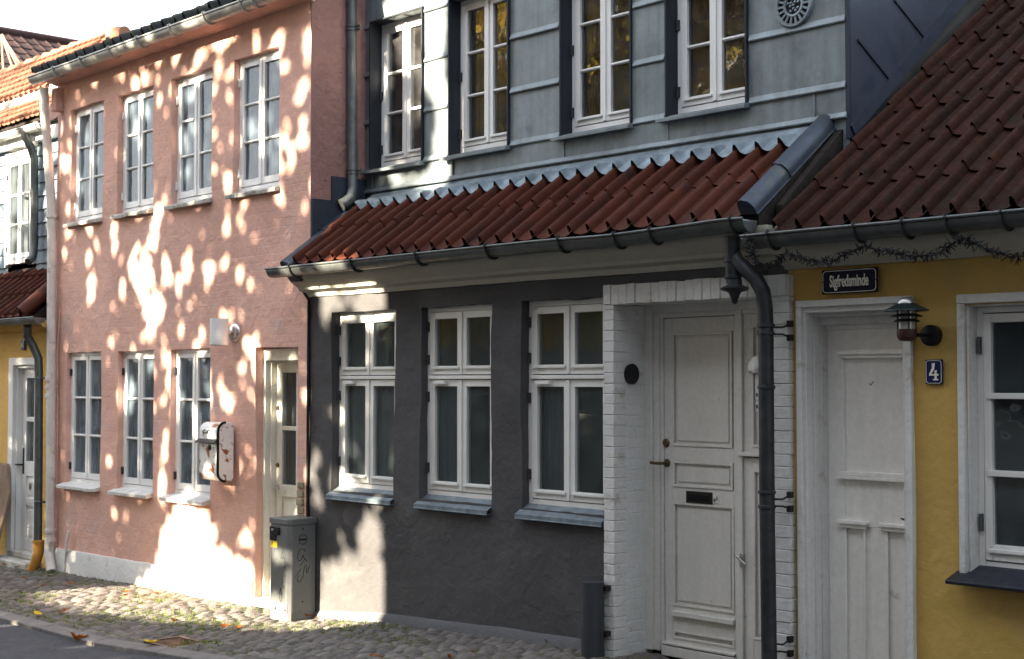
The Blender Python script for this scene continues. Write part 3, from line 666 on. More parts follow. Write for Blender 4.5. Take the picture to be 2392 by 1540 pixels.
# ================================================================== GREY HOUSE
gh = empty('grey_house', (-7.1, 6.6, -.12), 'house with charcoal plastered front, red tiled skirt roof and zinc clad upper storey', 'house')
GX0, GX1 = -9.445, -4.79
GW = [(-9.155, -8.36), (-8.06, -7.286), (-6.985, -6.205)]
SX0, SX1 = -6.175, -4.757     # white brick door surround
ops = [(a, b, .775, 2.166, .075) for a, b in GW] + [(-6.10, -4.86, -.6, 2.12, .30)]
wall('wall', 'grey', gh, GX0, GX1, -.6, 2.46, 6.6, ops, amp=.012, jit=.008)
room(gh, GX0+.03, GX1, 6.78, 8.5, -.3, 2.3)
for i, (a, c) in enumerate(GW):
    cur = [[(.03, .97, .0, .62, .06)], [(.03, .47, 0, .6, .07)], [(.05, .45, 0, .62, .09)]][i]
    W_ = window(gh, a, c, .80, 2.166, 6.6, .07, 1, upper=1.655, pm='paintold' if 0 else 'paint', curtain=cur, hr=True, stile=.048, jamb=.036, drip=True, botrail=.062)
    s = MB(); s.add([(a-.02, 6.560, .735), (c+.0, 6.560, .735), (c+.0, 6.67, .80), (a-.02, 6.67, .80), (a-.02, 6.560, .712), (c+.0, 6.560, .712), (c+.0, 6.60, .712), (a-.02, 6.60, .712)], [(0,1,2,3), (0,4,5,1), (4,7,6,5)])
    s.build('sill', 'lead', W_, solid=.004)
    s = MB(); s.box(a-.02, c, 6.556, 6.566, .731, .741); s.box(a-.02, c, 6.550, 6.562, .706, .713); s.build('sill_lip', 'lead', W_, bevel=.002)
    v = MB(); v.box(a+.10, a+.23, 6.632, 6.664, 1.605, 1.63); v.build('vent_hood', 'lampwhite', W_, bevel=.003)
# base kick of the wall
pl = MB(); n = 40
for i in range(n+1):
    x = -9.43+(-6.2+9.43)*i/n; zt = gz(x)+.05+.008*nz(x, 0, 4, 3); yy = 6.572+.006*nz(x, 2, 0, 3)
    pl.v += [(x, yy-.006, gz(x)-.12), (x, yy, zt-.03), (x, 6.60, zt+.01)]
for i in range(n):
    for k in range(2): a = 3*i+k; pl.f.append((a, a+1, a+4, a+3))
pl.build('plinth', mat('pale_grey_kick', (.10, .10, .105), .85, bump=.4, trowel=.8), gh, smooth=True)
# cornice
cp = [(6.62, 2.30), (6.585, 2.30), (6.575, 2.335), (6.52, 2.352), (6.515, 2.375), (6.47, 2.40), (6.42, 2.44), (6.405, 2.47), (6.405, 2.50), (6.62, 2.50)]
def wob(x): return (.006*nz(x, 0, 0, 1.5), .012*nz(x, 1, 0, .9)+.004*nz(x, 2, 0, 5))
b = MB(); b.prism_x(cp, GX0-.06, GX1, 60, wob); b.build('cornice', 'cornice', gh, smooth=True)
# tiled skirt roof
GS = .755; gy0, gz0_ = 6.36, 2.565
tl = sqrt(1+GS*GS)
roof = tiles('roof', 'tile', gh, -9.32, -4.945, gy0, gz0_-.01, GS, .80, 26, .43, lift=.020, rollh=.046, th=.010)
b = MB(); b.prism_x([(6.42, 2.50), (6.42, 2.56), (7.16, 3.12), (7.16, 2.50)], GX0+.02, -4.86); b.build('roof_deck', 'mortar', gh)
# dressed lead over the top of the tiles
b = MB(); cols = 26*12; wd = (-4.945+9.32)/26
def prof_l(u): return .050*max(0, sin(pi*u/.29))**.6 if u < .29 else -.018*sin(pi*(u-.29)/.71)
ny = 8
for i in range(cols+1):
    x = -9.34+(-4.90+9.34)*i/cols; u = ((x+9.32)/wd) % 1.
    jag = .012*sin(u*2*pi+1.0)+.006*nz(x, 0, 0, 9)
    for j in range(ny+1):
        t = j/ny; s_ = .745+jag+(.985-.745-jag)*t; h = .012+.016*(1-t)+prof_l(u)*min(1, max(0, 1.35-t*2.2))+.012*nz(x*3, t*3, 0, 3)*(1-t)*t*2
        cr = .006*sin(u*2*pi*9)*exp(-((t-.5)/.16)**2)*(1 if u > .36 else 0)
        h += cr
        yv = gy0+s_/tl-h*GS/tl; zv = gz0_+s_*GS/tl+h/tl
        b.v.append((x, min(yv, 7.135), zv))
for i in range(cols):
    for j in range(ny): a = i*(ny+1)+j; b.f.append((a, a+1, a+ny+2, a+ny+1))
b.build('lead_flashing', 'lead', gh, smooth=True)
# verge caps at either end of the skirt roof
def verge(x0, x1, s0, s1, h0, m, name='verge_cap', drop=.16, seams=(.43,)):
    b = MB()
    def pt(x, s_, h): return (x, gy0+s_/tl-h*GS/tl, gz0_+s_*GS/tl+h/tl)
    wq = x1-x0; prof = [(x0, -drop), (x0, h0-.035), (x0+wq*.08, h0-.008), (x0+wq*.25, h0+.006), (x0+wq*.45, h0+.006), (x0+wq*.7, h0-.006), (x0+wq*.9, h0-.028), (x1, h0-.055), (x1, -drop), (x1+.012, -drop-.004)]
    cuts = [s0]+[s for s in seams if s0 < s < s1]+[s1]
    for a_, c_ in zip(cuts, cuts[1:]):
        o_ = len(b.v)
        for (s_, e) in ((a_-.015, .007), (c_, 0.)):
            for (x, h) in prof: b.v.append(pt(x+(e if x > (x0+x1)/2 else -e), s_, h+e))
        k = len(prof)
        for i in range(k-1): b.f.append((o_+i, o_+i+1, o_+k+i+1, o_+k+i))
        b.f.append(tuple(o_+i for i in range(k)))
    return b.build(name, m, gh, smooth=True)
verge(-9.455, -9.335, -.03, .90, .030, 'capz')
verge(-4.945, -4.850, .03, 1.0, .066, 'capz', drop=.02)
# stepped flashing on the pink gable
b = MB()
b.box(-9.458, -9.444, 6.605, 6.80, 2.6, 3.10); b.box(-9.458, -9.442, 6.80, 7.14, 2.8, 3.30); b.box(-9.455, -9.440, 6.62, 6.99, 2.5, 2.86)
b.build('step_flashing', 'cheek', gh)
# gutter
gb = [P(q, 560, y=6.26).x for q in (676, 818, 969, 1132, 1302, 1372+60, 1516, 1704)]
def gzf(x): return .012*exp(-((x+5.0)/.25)**2)-.010*exp(-((x+5.9)/.35)**2)
gutter('gutter', 'gutter', gh, -9.60, -4.855, 6.335, 2.515, .064, gb, zf=gzf)
# downpipe with ornamental hopper
yq = 6.44
q0 = P(1711, 553, y=6.38); q1 = P(1711, 620, y=6.40)
b = MB(); b.tube([q0, q1, P(1713, 662, y=6.40)], .042, 18)
pth = [P(1712, 585, y=6.40), P(1722, 610, y=6.40), P(1745, 632, y=6.41), P(1766, 652, y=6.42), P(1782, 682, y=6.43), P(1788, 720, y=6.44), P(1789, 770, y=6.44), P(1790, 900, y=6.44), P(1792, 1200, y=6.44), P(1797, 1545, y=6.44), P(1798, 1600, y=6.44)]
b.tube(pth, .043, 18, rs=[.036, .040] + [.043]*9)
pipe_ = b.build('downpipe', 'pipe', gh, smooth=True)
c = P(1716, 674, y=6.40)
b = MB(); b.lathe(c, [(.042, .05), (.043, .02), (.07, .008), (.082, 0), (.074, -.010), (.038, -.022), (.030, -.035), (.022, -.06), (.012, -.085), (.0, -.092)], 22); b.build('hopper_finial', 'pipe', pipe_, smooth=True)
for (px_, py_) in ((1711, 610), (1712, 648), (1789.5, 761), (1789.5, 779), (1791.5, 1150), (1791.5, 1184), (1790.5, 905)):
    yy = 6.40 if px_ < 1750 else 6.44; c = P(px_, py_, y=yy); b = MB(); r_ = .0445 if px_ < 1750 else .045
    b.lathe(c, [(r_-.002, -.012), (r_+.004, -.008), (r_+.005, 0), (r_+.004, .008), (r_-.002, .012)], 20); b.build('collar', 'pipe', pipe_, smooth=True)
for py_ in (774, 1174, 1512):
    c = P(1795, py_, y=6.44); b = MB()
    for dz in (.042, -.036):
        b.tube([(c.x+.03, 6.44, c.z+dz*.5), (c.x+.075, 6.47, c.z+dz*.5), (c.x+.078, 6.545, c.z+dz)], .006, 8); b.box(c.x+.066, c.x+.09, 6.515, 6.552, c.z+dz-.018, c.z+dz+.018)
    b.build('pipe_clip', 'iron', pipe_, bevel=.002)

# white brick door surround
b = MB(); y0s = 6.548; z = -.12
il, ir = -6.088, -4.872
while z < 2.105:
    h = .067+U(-.003, .003); zt = min(z+h, 2.105)
    for (xa, xb) in ((SX0, il), (ir, SX1)):
        j = U(-.002, .002); k = U(-.003, .003); b.box(xa+(k if xa == SX0 else 0), xb+(k if xb == SX1 else 0), y0s+j, 6.66, z+.001, zt-.001)
    z += h
x = SX0
while x < SX1-.01:
    w2 = min(.067, SX1-x); j = U(-.004, .004); b.box(x+.0008, x+w2-.0008, y0s-.002+j, 6.66, 2.109+U(-.003, .003), 2.232+U(-.006, .004)); x += w2
b.box(SX0+.012, il-.006, y0s+.006, 6.65, -.12, 2.215); b.box(ir+.006, SX1-.012, y0s+.006, 6.65, -.12, 2.215); b.box(SX0+.02, SX1-.02, y0s+.007, 6.65, 2.116, 2.222)
b.build('door_surround', 'whiteplaster', gh, bevel=.004)
# reveal of white painted brick, running back to the door frame
b = MB(); nn = 34
for j in range(nn+1):
    z = -.15+2.26*j/nn
    for i in range(9): y = 6.60+.31*i/8; b.v.append((il+.003*nz(y*4, z*4, 0, 3)-.004, y, z))
for j in range(nn):
    for i in range(8): a = j*9+i; b.f.append((a, a+1, a+10, a+9))
o_ = len(b.v)
for j in range(nn+1):
    z = -.15+2.26*j/nn
    for i in (0, 1): b.v.append((ir+.004, 6.60+.31*i, z))
for j in range(nn): a = o_+2*j; b.f.append((a, a+1, a+3, a+2))
b.add([(il-.02, 6.60, 2.113), (ir+.02, 6.60, 2.113), (ir+.02, 6.91, 2.113), (il-.02, 6.91, 2.113)], [(0,1,2,3)])
m_rev = mat('white_brick_reveal', (.60, .60, .59), .8, var=.07, vscale=3, bump=.5, bscale=40, brick=.22, stain=(.34, .29, .24), stain_amt=-.05, stain_scale=8)
b.build('door_reveal', m_rev, gh, smooth=True)
b = MB(); b.lathe(P(1473.4, 874, x=il), [(0, -.0), (.064, -.0), (.066, .012), (.066, .014), (0, .014)], 28, 'X'); 
b.v = [(v[0]-.0, v[1], v[2]) for v in b.v]; tag(b.build('round_plaque', 'ink', None, smooth=True), 'plain round black plaque on the white reveal beside the double door', 'plaque')
# door frame + leaf
yd = 6.865; zd = -.045
F_ = MB()
F_.box(il-.02, -6.035, yd-.02, yd+.12, zd-.03, 2.118); F_.box(-6.035, -5.99, yd+.0, yd+.12, zd-.03, 2.06); F_.box(-5.99, -5.962, yd+.012, yd+.12, zd-.03, 2.04)
F_.box(-6.035, ir, yd-.018, yd+.12, 2.06, 2.117); F_.box(-5.99, -5.38, yd+.004, yd+.12, 2.03, 2.06)
F_.box(-5.382, -5.330, yd-.004, yd+.12, zd-.03, 2.06); F_.box(-5.330, -4.95, yd+.004, yd+.12, 2.035, 2.06); F_.box(-4.95, ir, yd-.018, yd+.12, zd-.03, 2.06)
F_.box(-5.962, -5.382, yd-.02, yd+.12, zd-.05, zd+.012)
door = F_.build('door', 'doorwhite', gh, bevel=.003)
def panel_leaf(name, xa, xb, za, zb, yy, panels, m, parent, th=.045, ml=.016, raised=True):
    b = MB(); b.box(xa, xb, yy+.014, yy+th, za, zb)
    zs = sorted(panels, key=lambda p: p[2]); 
    # rails and stiles proud of the panels
    lo = min(p[0] for p in panels); hi = max(p[1] for p in panels)
    b.box(xa, lo, yy, yy+.0145, za, zb); b.box(hi, xb, yy, yy+.0145, za, zb)
    rows = sorted({(p[2], p[3]) for p in panels}); prev = za
    for (a, c) in rows: b.box(lo, hi, yy+.0003, yy+.0145, prev, a); prev = c
    b.box(lo, hi, yy+.0003, yy+.0145, prev, zb)
    for (p0, p1, q0, q1) in panels:
        same = sorted([p for p in panels if (p[2], p[3]) == (q0, q1)], key=lambda p: p[0])
        i = same.index((p0, p1, q0, q1))
        if i+1 < len(same): b.box(p1, same[i+1][0], yy+.0004, yy+.0145, q0, q1)
        e = ml
        b.box(p0, p1, yy-.006, yy+.010, q1-e, q1); b.box(p0, p1, yy-.006, yy+.010, q0, q0+e); b.box(p0, p0+e, yy-.0055, yy+.010, q0+e, q1-e); b.box(p1-e, p1, yy-.0055, yy+.010, q0+e, q1-e)
        if raised: b.box(p0+e+.018, p1-e-.018, yy+.006, yy+.0146, q0+e+.018, q1-e-.018)
    return b.build(name, m, parent, bevel=.0025)
X = lambda px, py=1000, yy=yd: P(px, py, y=yy).x
Zp = lambda px, py, yy=yd: P(px, py, y=yy).z
pn = [(-5.893, -5.415, Zp(1640, 1045), Zp(1640, 776)), (-5.890, -5.412, Zp(1640, 1142), Zp(1640, 1080)), (-5.890, -5.405, Zp(1640, 1425), Zp(1640, 1178)), (-5.890, -5.405, zd+.06, zd+.115)]
lf = panel_leaf('door_leaf', -5.958, -5.386, zd+.015, 2.026, yd+.015, pn, 'doorwhite', door)
b = MB(); b.box(-5.885, -5.40, yd-.012, yd+.015, Zp(1640, 1449), Zp(1640, 1437)); b.box(-5.96, -5.385, yd-.022, yd+.014, zd+.02, zd+.036); b.build('weather_bar', 'doorwhite', door, bevel=.003)
zs = Zp(1637, 1163); b = MB(); b.box(-5.775, -5.57, yd+.004, yd+.014, zs-.036, zs+.036); b.build('letter_slot', 'iron', door, bevel=.002)
b = MB(); b.box(-5.755, -5.59, yd+.0, yd+.0035, zs-.020, zs+.016); b.build('slot_flap', 'black', door)
b = MB(); b.box(-5.567, -5.525, yd+.012, yd+.0145, zs-.026, zs+.022); b.build('sticker', 'label', door)
b = MB(); b.box(-5.560, -5.545, yd+.0105, yd+.0118, zs-.02, zs+.0); b.box(-5.540, -5.530, yd+.0105, yd+.0118, zs-.012, zs+.014); b.build('sticker_print', 'cabinet', door)
xk = X(1553, 1035); zk = Zp(1553, 1035); b = MB(); b.lathe((xk+.0, yd+.012, zk), [(0, -.01), (.02, -.010), (.028, -.002), (.028, .004)], 20, 'Y'); b.build('lock', 'brass', door, smooth=True)
zk = Zp(1556, 1082); b = MB(); b.lathe((xk+.006, yd+.012, zk), [(0, -.012), (.02, -.010), (.026, -.002), (.026, .004)], 20, 'Y'); b.tube([(xk+.006, yd, zk), (xk+.006, yd-.045, zk), (xk-.01, yd-.058, zk), (xk-.07, yd-.058, zk+.002)], .0095, 12); b.build('door_handle', 'brass', door, smooth=True)
pn = [(-5.268, -4.99, Zp(1760, 1045), 1.965)]
panel_leaf('side_leaf', -5.328, -4.952, Zp(1745, 1058), 2.034, yd+.015, pn, 'doorwhite', door)
pn = [(-5.262, -4.99, .09, Zp(1760, 1098))]
panel_leaf('side_leaf', -5.328, -4.952, zd, Zp(1745, 1070), yd+.013, pn, 'doorwhite', door)
b = MB(); b.box(-5.36, -4.95, yd-.016, yd+.012, Zp(1745, 1066), Zp(1745, 1057)); b.build('weather_bar', 'doorwhite', door, bevel=.003)
zh = Zp(1736, 1310); xh = X(1733, 1310); b = MB(); b.box(xh-.012, xh+.012, yd-.006, yd+.012, zh-.045, zh+.045); b.bar((xh-.02, yd-.03, zh+.03), (xh+.055, yd-.035, zh-.02), .012, .014); b.build('latch', 'chrome', door, bevel=.003)
# lamp dome and bell labels on the side leaf
dl = empty('porch_lamp', (-5.16, yd-.02, 1.72), 'white half dome porch lamp on the narrow side leaf behind the downpipe', 'lamp')
cx_ = X(1775, 850); cz_ = Zp(1775, 872); b = MB(); n = 20; m_ = 10
for j in range(m_+1):
    ph_ = pi/2*j/m_
    for i in range(n+1): t = pi*i/n; b.v.append((cx_+.085*cos(t)*cos(ph_), yd-.005-.06*sin(ph_)*1.0*max(.0, sin(t))**.3, cz_+.11*sin(t)*cos(ph_)))
for j in range(m_):
    for i in range(n): a = j*(n+1)+i; b.f.append((a, a+1, a+n+2, a+n+1))
b.build('lamp_dome', 'label', dl, smooth=True)
b = MB(); b.box(cx_-.035, cx_+.05, yd-.002, yd+.012, cz_-.12, cz_-.006); b.build('lamp_base', 'lampwhite', dl, bevel=.003)
for zi, zz in enumerate((Zp(1772, 923), Zp(1772, 950))):
    xa = X(1764, 923); pl_ = empty('bell_plate', (xa+.06, yd, zz), ('upper' if zi == 0 else 'lower')+' of the two white name plates beginning RO under the porch lamp', 'name plate')
    b = MB(); b.box(xa, xa+.12, yd+.002, yd+.012, zz-.029, zz+.027); b.build('plate', 'label', pl_, bevel=.003)
    text('lettering', 'RO', .030, 'ink', pl_, (xa+.026, yd+.001, zz-.002), ext=.0006, bold=.0008)

# zinc clad storey
ZX0, ZX1, ZY = -9.47, -4.745, 7.15
ZW = [(-9.375, -8.70), (-8.368, -7.696), (-7.143, -6.470), (-6.152, -5.492)]
zt_, zb_ = 4.60, 3.385
ops = [(a, b, zb_, zt_, .105) for a, b in ZW]
wall('zinc_wall', 'zinc', gh, ZX0, ZX1, 3.0, 5.6, ZY, ops, amp=.006, jit=.001, step=.09)
room(gh, ZX0+.03, ZX1-.03, 7.30, 9.2, 3.0, 5.4)
b = MB(); b.box(ZX0, ZX1, 7.15, 9.4, 5.6, 5.7); b.build('dormer_roof', 'zincdark', gh)
seam_x = [(ZX0+.01, ZW[0][0]-.02)] + [(ZW[i][1]+.02, ZW[i+1][0]-.02) for i in range(3)] + [(ZW[3][1]+.02, ZX1-.02)]
for i, (a, c) in enumerate(seam_x):
    for zz in (3.385, 3.78, 4.18, 4.58, 4.98):
        b = MB(); pf = [(ZY+.004, zz-.024), (ZY-.016, zz-.022), (ZY-.020, zz-.014), (ZY-.006, zz+.022), (ZY+.004, zz+.026)]
        b.prism_x(pf, a, c, max(2, int((c-a)/.15)), lambda x: (.002*nz(x, zz, 0, 4), .003*nz(x, zz, 1, 3))); b.build('zinc_seam', 'zinc', gh, smooth=True)
b = MB(); b.prism_x([(ZY+.004, 3.180), (ZY-.024, 3.182), (ZY-.028, 3.190), (ZY-.016, 3.218), (ZY+.004, 3.224)], ZX0+.01, ZX1-.01, 60, lambda x: (.002*nz(x, 0, 0, 4), .004*nz(x, 0, 1, 2)))
b.build('base_trim', 'zinc', gh, smooth=True)
b = MB()
for px_ in (870, 1057, 1317, 1561, 1903): xx = P(px_, 400, y=ZY).x; b.box(xx-.004, xx+.010, ZY-.008, ZY+.003, 3.20, 3.360)
for xx in (-8.41, -7.185, -6.195): pass
b.build('joint_strips', 'zinc', gh, bevel=.002)
for i, (a, c) in enumerate(ZW):
    W_ = window(gh, a, c, zb_+.025, zt_, ZY, .10, 3, pm='paintnew', gm='glassz', hinge='bracket', drip=True, hz=[zb_+.17, zb_+.62], stile=.048, jamb=.036,
                curtain=[[(.62, .95, 0, 1, .12)], [(.03, .2, 0, 1, .12)], [(.03, .2, 0, 1, .12)], None][i])
    s = MB()
    s.box(a-.008, a+.004, ZY-.022, ZY+.10, zb_-.01, zt_+.012); s.box(c-.004, c+.008, ZY-.024, ZY+.10, zb_-.01, zt_+.012); s.box(a+.004, c-.004, ZY-.022, ZY+.10, zt_+.0, zt_+.012)
    s.build('casing', 'zincdark', W_)
    s = MB(); s.add([(a-.055, ZY-.065, zb_-.022), (c+.02, ZY-.065, zb_-.022), (c+.02, ZY+.10, zb_+.022), (a-.055, ZY+.10, zb_+.022), (a-.055, ZY-.065, zb_-.048), (c+.02, ZY-.065, zb_-.048), (c+.02, ZY+.10, zb_-.03), (a-.055, ZY+.10, zb_-.03)], [(0,1,2,3),(7,6,5,4),(0,4,5,1),(1,5,6,2),(2,6,7,3),(3,7,4,0)])
    s.build('sill', 'zinc', W_, bevel=.003)
# cheek of the zinc storey and corner strip
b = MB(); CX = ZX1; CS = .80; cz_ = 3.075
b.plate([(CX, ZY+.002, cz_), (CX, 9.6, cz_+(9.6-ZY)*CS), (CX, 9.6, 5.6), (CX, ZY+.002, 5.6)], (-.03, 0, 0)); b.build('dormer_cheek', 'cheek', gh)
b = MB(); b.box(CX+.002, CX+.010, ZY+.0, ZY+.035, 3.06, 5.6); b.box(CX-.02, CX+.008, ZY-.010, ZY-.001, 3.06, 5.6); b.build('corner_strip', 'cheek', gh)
b = MB()
for (pa, pb) in (((2002, 92.6), (2083, 194)), ((2088, 0), (2164, 96)), ((2170, -100), (2250, 2))):
    A = P(*pa, x=CX); B = P(*pb, x=CX); b.bar((CX+.003, A.y, A.z), (CX+.003, B.y, B.z), .010, .012, Vector((1,0,0)))
b.build('cheek_seams', 'zincdark', gh)
b = MB(); b.bar((CX+.012, ZY+.01, cz_+.03), (CX+.012, 9.6, cz_+.03+(9.6-ZY-.01)*CS), .02, .07, Vector((0,-.6,1))); b.build('cheek_foot', 'cheek', gh)
b = MB(); b.plate([(CX-.045, 6.55, 2.40), (CX-.045, 9.6, 2.4), (CX-.045, 9.6, cz_+.05+(9.6-ZY)*CS), (CX-.045, ZY, 3.12), (CX-.045, 6.55, 2.62)], (-.05, 0, 0)); b.build('flank_wall', 'mortar', gh)
# round ornament
orn = empty('round_vent', (-5.125, ZY, 3.92), 'round cast metal ornament with slotted rim on the zinc wall', 'ornament')
oc = Vector((-5.127, ZY-.004, 3.925)); b = MB(); b.lathe(oc, [(.055, -.012), (.058, -.02), (.07, -.022), (.076, -.014)], 36, 'Y'); b.lathe(oc, [(.112, -.012), (.118, -.024), (.132, -.024), (.140, -.010), (.140, .006)], 36, 'Y')
for k in range(18):
    t = 2*pi*k/18; b.bar(oc+Vector((cos(t)*.068, -.013, sin(t)*.068)), oc+Vector((cos(t)*.118, -.013, sin(t)*.118)), .014, .012, Vector((0,1,0)))
b.build('rim', 'lead', orn, smooth=True)
b = MB(); b.lathe(oc, [(0, -.004), (.125, -.004), (.125, .004)], 36, 'Y'); b.build('back_plate', 'zincdark', orn, smooth=True)
b = MB()
for k in range(11): r_ = 0 if k == 0 else (.022 if k < 5 else .040); t = k*2.4; cc = oc+Vector((r_*cos(t), -.012, r_*sin(t))); b.lathe(cc, [(0, -.010), (.008, -.007), (.010, 0), (.010, .008)], 10, 'Y')
b.build('boss', 'lead', orn, smooth=True)
# upper downpipe of the zinc storey
b = MB(); q = [P(821, -60, y=6.98), P(821, 100, y=6.98), P(822, 300, y=6.98), P(824, 440, y=6.98), P(820, 462, y=6.95), P(806, 474, y=6.90), P(796, 480, y=6.86)]
pp = b.tube(q, .044, 18, rs=[.044]*5+[.047, .05]).build('downpipe', 'gutter', gh, smooth=True)
for (px_, py_) in ((821, 63), (821, 71), (823, 398), (823, 406)):
    c = P(px_, py_, y=6.98); b = MB(); b.lathe(c, [(.044, -.010), (.050, -.008), (.051, 0), (.050, .008), (.044, .010)], 18)
    b.box(c.x+.04, c.x+.10, 6.99, 7.01, c.z-.008, c.z+.008); b.build('pipe_clip', 'gutter', pp, smooth=True)

# ================================================================== YELLOW HOUSE
yh = empty('yellow_house', (-2.5, 6.6, -.02), 'low house with ochre yellow front, white door and dark red tiled roof', 'house')
YX0, YX1 = -4.792, 1.5
ops = [(-4.684, -4.024, -.6, 2.022, .18), (-3.70, -2.72, .64, 2.015, .10)]
wall('wall', 'yellow', yh, YX0, YX1, -.6, 2.42, 6.601, ops, amp=.010, jit=.007)
room(yh, -3.95, 1.3, 6.85, 9.0, -.2, 2.3)
# plaster surround of the door
def ring(mb, x0, x1, z0, z1, w_, ya, yb, top=None):
    t = top or w_
    mb.box(x0, x0+w_, ya, yb, z0, z1-t); mb.box(x1-w_, x1, ya, yb, z0, z1-t); mb.box(x0, x1, ya-.0007, yb, z1-t, z1)
b = MB(); ring(b, -4.722, -4.000, -.1, 2.075, .036, 6.568, 6.62); ring(b, -4.690, -4.036, -.1, 2.043, .024, 6.588, 6.80, .036)
ring(b, -4.667, -4.046, -.1, 2.008, .008, 6.655, 6.80, .022); ring(b, -4.660, -4.04, -.1, 1.987, .006, 6.71, 6.80, .045); b.build('door_surround', 'whiteplaster', yh, bevel=.006)
yl = 6.775
D = MB(); ring(D, -4.672, -4.02, -.1, 1.952, .016, yl-.012, yl+.08, .035); door = D.build('door', 'doorcool', yh, bevel=.003)
d = MB(); d.box(-4.655, -4.036, yl+.012, yl+.05, -.05, 1.918)
pnl = [(-4.545, -4.12, 1.13, 1.775), (-4.545, -4.385, .03, .825), (-4.285, -4.12, .03, .825)]
d.box(-4.655, -4.545, yl, yl+.0125, -.05, 1.918); d.box(-4.12, -4.036, yl, yl+.0125, -.05, 1.918)
for (a, c) in ((-.05, .03), (.825, 1.13), (1.775, 1.918)): d.box(-4.545, -4.12, yl+.0004, yl+.0125, a, c)
d.box(-4.385, -4.285, yl+.0005, yl+.0125, .03, .825)
d.build('door_leaf', 'doorcool', door, bevel=.004)
d = MB()
d.box(-4.575, -4.10, yl-.022, yl, 1.775, 1.80); d.box(-4.56, -4.115, yl-.012, yl, 1.755, 1.7745); d.box(-4.565, -4.547, yl-.008, yl, 1.13, 1.75); d.box(-4.118, -4.10, yl-.008, yl, 1.13, 1.75)
d.box(-4.585, -4.095, yl-.030, yl, 1.085, 1.105); d.box(-4.575, -4.105, yl-.02, yl, 1.106, 1.128)
for (a, c) in ((-4.582, -4.39), (-4.318, -4.11)): d.box(a, c, yl-.030, yl, .838, .858); d.box(a+.015, c-.015, yl-.018, yl, .816, .8375); d.box(a+.03, a+.045, yl-.006, yl, .03, .815); d.box(c-.04, c-.028, yl-.006, yl, .03, .815)
d.build('door_moulding', 'doorcool', door, bevel=.005)
c = P(2038, 894, y=yl); b = MB(); b.tube([(c.x-.012, yl-.006, c.z-.004), (c.x-.008, yl-.012, c.z-.014), (c.x+.002, yl-.012, c.z-.012), (c.x+.006, yl-.012, c.z-.002), (c.x+.012, yl-.005, c.z+.006)], .0022, 8); b.build('hook', 'iron', door, smooth=True)
c = P(2116, 1218, y=yl-.03); b = MB(); b.tube([(c.x+.035, yl, c.z-.03), (c.x+.03, yl-.03, c.z-.028), (c.x+.012, yl-.04, c.z-.012), (c.x+.004, yl-.04, c.z+.008), (c.x-.024, yl-.04, c.z+.014)], .006, 10, rs=[.008, .009, .010, .008, .004]); b.build('door_handle', 'iron', door, smooth=True)
# window
b = MB(); wx0, wx1 = -3.70, -2.72
b.box(-3.742, -3.702, 6.576, 6.625, .62, 2.02); b.box(wx1, wx1+.04, 6.576, 6.625, .62, 2.02); b.box(-3.742, wx1+.04, 6.575, 6.625, 2.02, 2.068)
b.box(-3.703, -3.690, 6.60, 6.70, .62, 2.02); b.box(-3.69, wx1, 6.60, 6.70, 2.006, 2.019); b.build('window_surround', 'whiteplaster', yh, bevel=.006)
f = MB(); yw = 6.685; f.box(-3.690, -3.655, yw, yw+.08, .69, 2.005); f.box(wx1-.03, wx1+.01, yw, yw+.08, .69, 2.005); f.box(-3.655, wx1-.03, yw+.001, yw+.08, 1.975, 2.005); f.box(-3.655, wx1-.03, yw+.001, yw+.08, .675, .720)
W_ = f.build('window', 'paint', yh, bevel=.003)
for (a, c) in ((-3.652, -3.205), (-3.20, wx1-.033)):
    s = MB(); ys = yw-.006; ye = yw+.04; s.box(a, a+.04, ys, ye, .725, 1.97); s.box(c-.04, c, ys, ye, .725, 1.97); s.box(a+.04, c-.04, ys+.0005, ye, 1.925, 1.97); s.box(a+.04, c-.04, ys+.0005, ye, .725, .805)
    for zz in (1.555, 1.165): s.box(a+.02, c-.02, ys-.010, ye-.002, zz-.016, zz+.014)
    s.box(a+.02, c-.02, ys-.014, ys-.0005, .765, .785); s.build('sash', 'paint', W_, bevel=.003)
    p_ = MB(); p_.add([(a+.035, yw+.02, .80), (c-.035, yw+.02, .80), (c-.035, yw+.02, 1.93), (a+.035, yw+.02, 1.93)], [(0,1,2,3)]); p_.build('pane', 'glass', W_)
for zz in (P(2287, 807, y=yw).z, P(2290, 1220, y=yw).z):
    q = MB(); q.box(-3.682, -3.662, yw-.010, yw-.0005, zz-.044, zz+.044); q.tube([(-3.672, yw-.014, zz-.044), (-3.672, yw-.014, zz+.044)], .008, 8); q.build('hinge', 'gutter', W_)
b = MB(); x0_, x1_ = -3.765, wx1+.05
b.add([(x0_, 6.475, .632), (x1_, 6.475, .632), (x1_, 6.70, .700), (x0_, 6.70, .700), (x0_, 6.48, .612), (x1_, 6.48, .612), (x1_, 6.70, .665), (x0_, 6.70, .665)], [(0,1,2,3),(7,6,5,4),(0,4,5,1),(1,5,6,2),(2,6,7,3),(3,7,4,0)])
b.build('sill', 'slate', W_, bevel=.004)
# lace valance and curtain inside
c = MB(); n = 60
for k in range(n+1):
    t = k/n; xx = -3.47+.75*t; yy = 6.84+.01*sin(t*30); zb = 1.68-.10*abs(sin(t*pi*5)); c.v += [(xx, yy, 2.0), (xx, yy, 1.83), (xx, yy, zb)]
for k in range(n):
    a = 3*k; c.f += [(a, a+3, a+4, a+1), (a+1, a+4, a+5, a+2)]
c.build('curtain', mat('lace', (.22, .18, .13), .9, bump=0), W_, smooth=True)
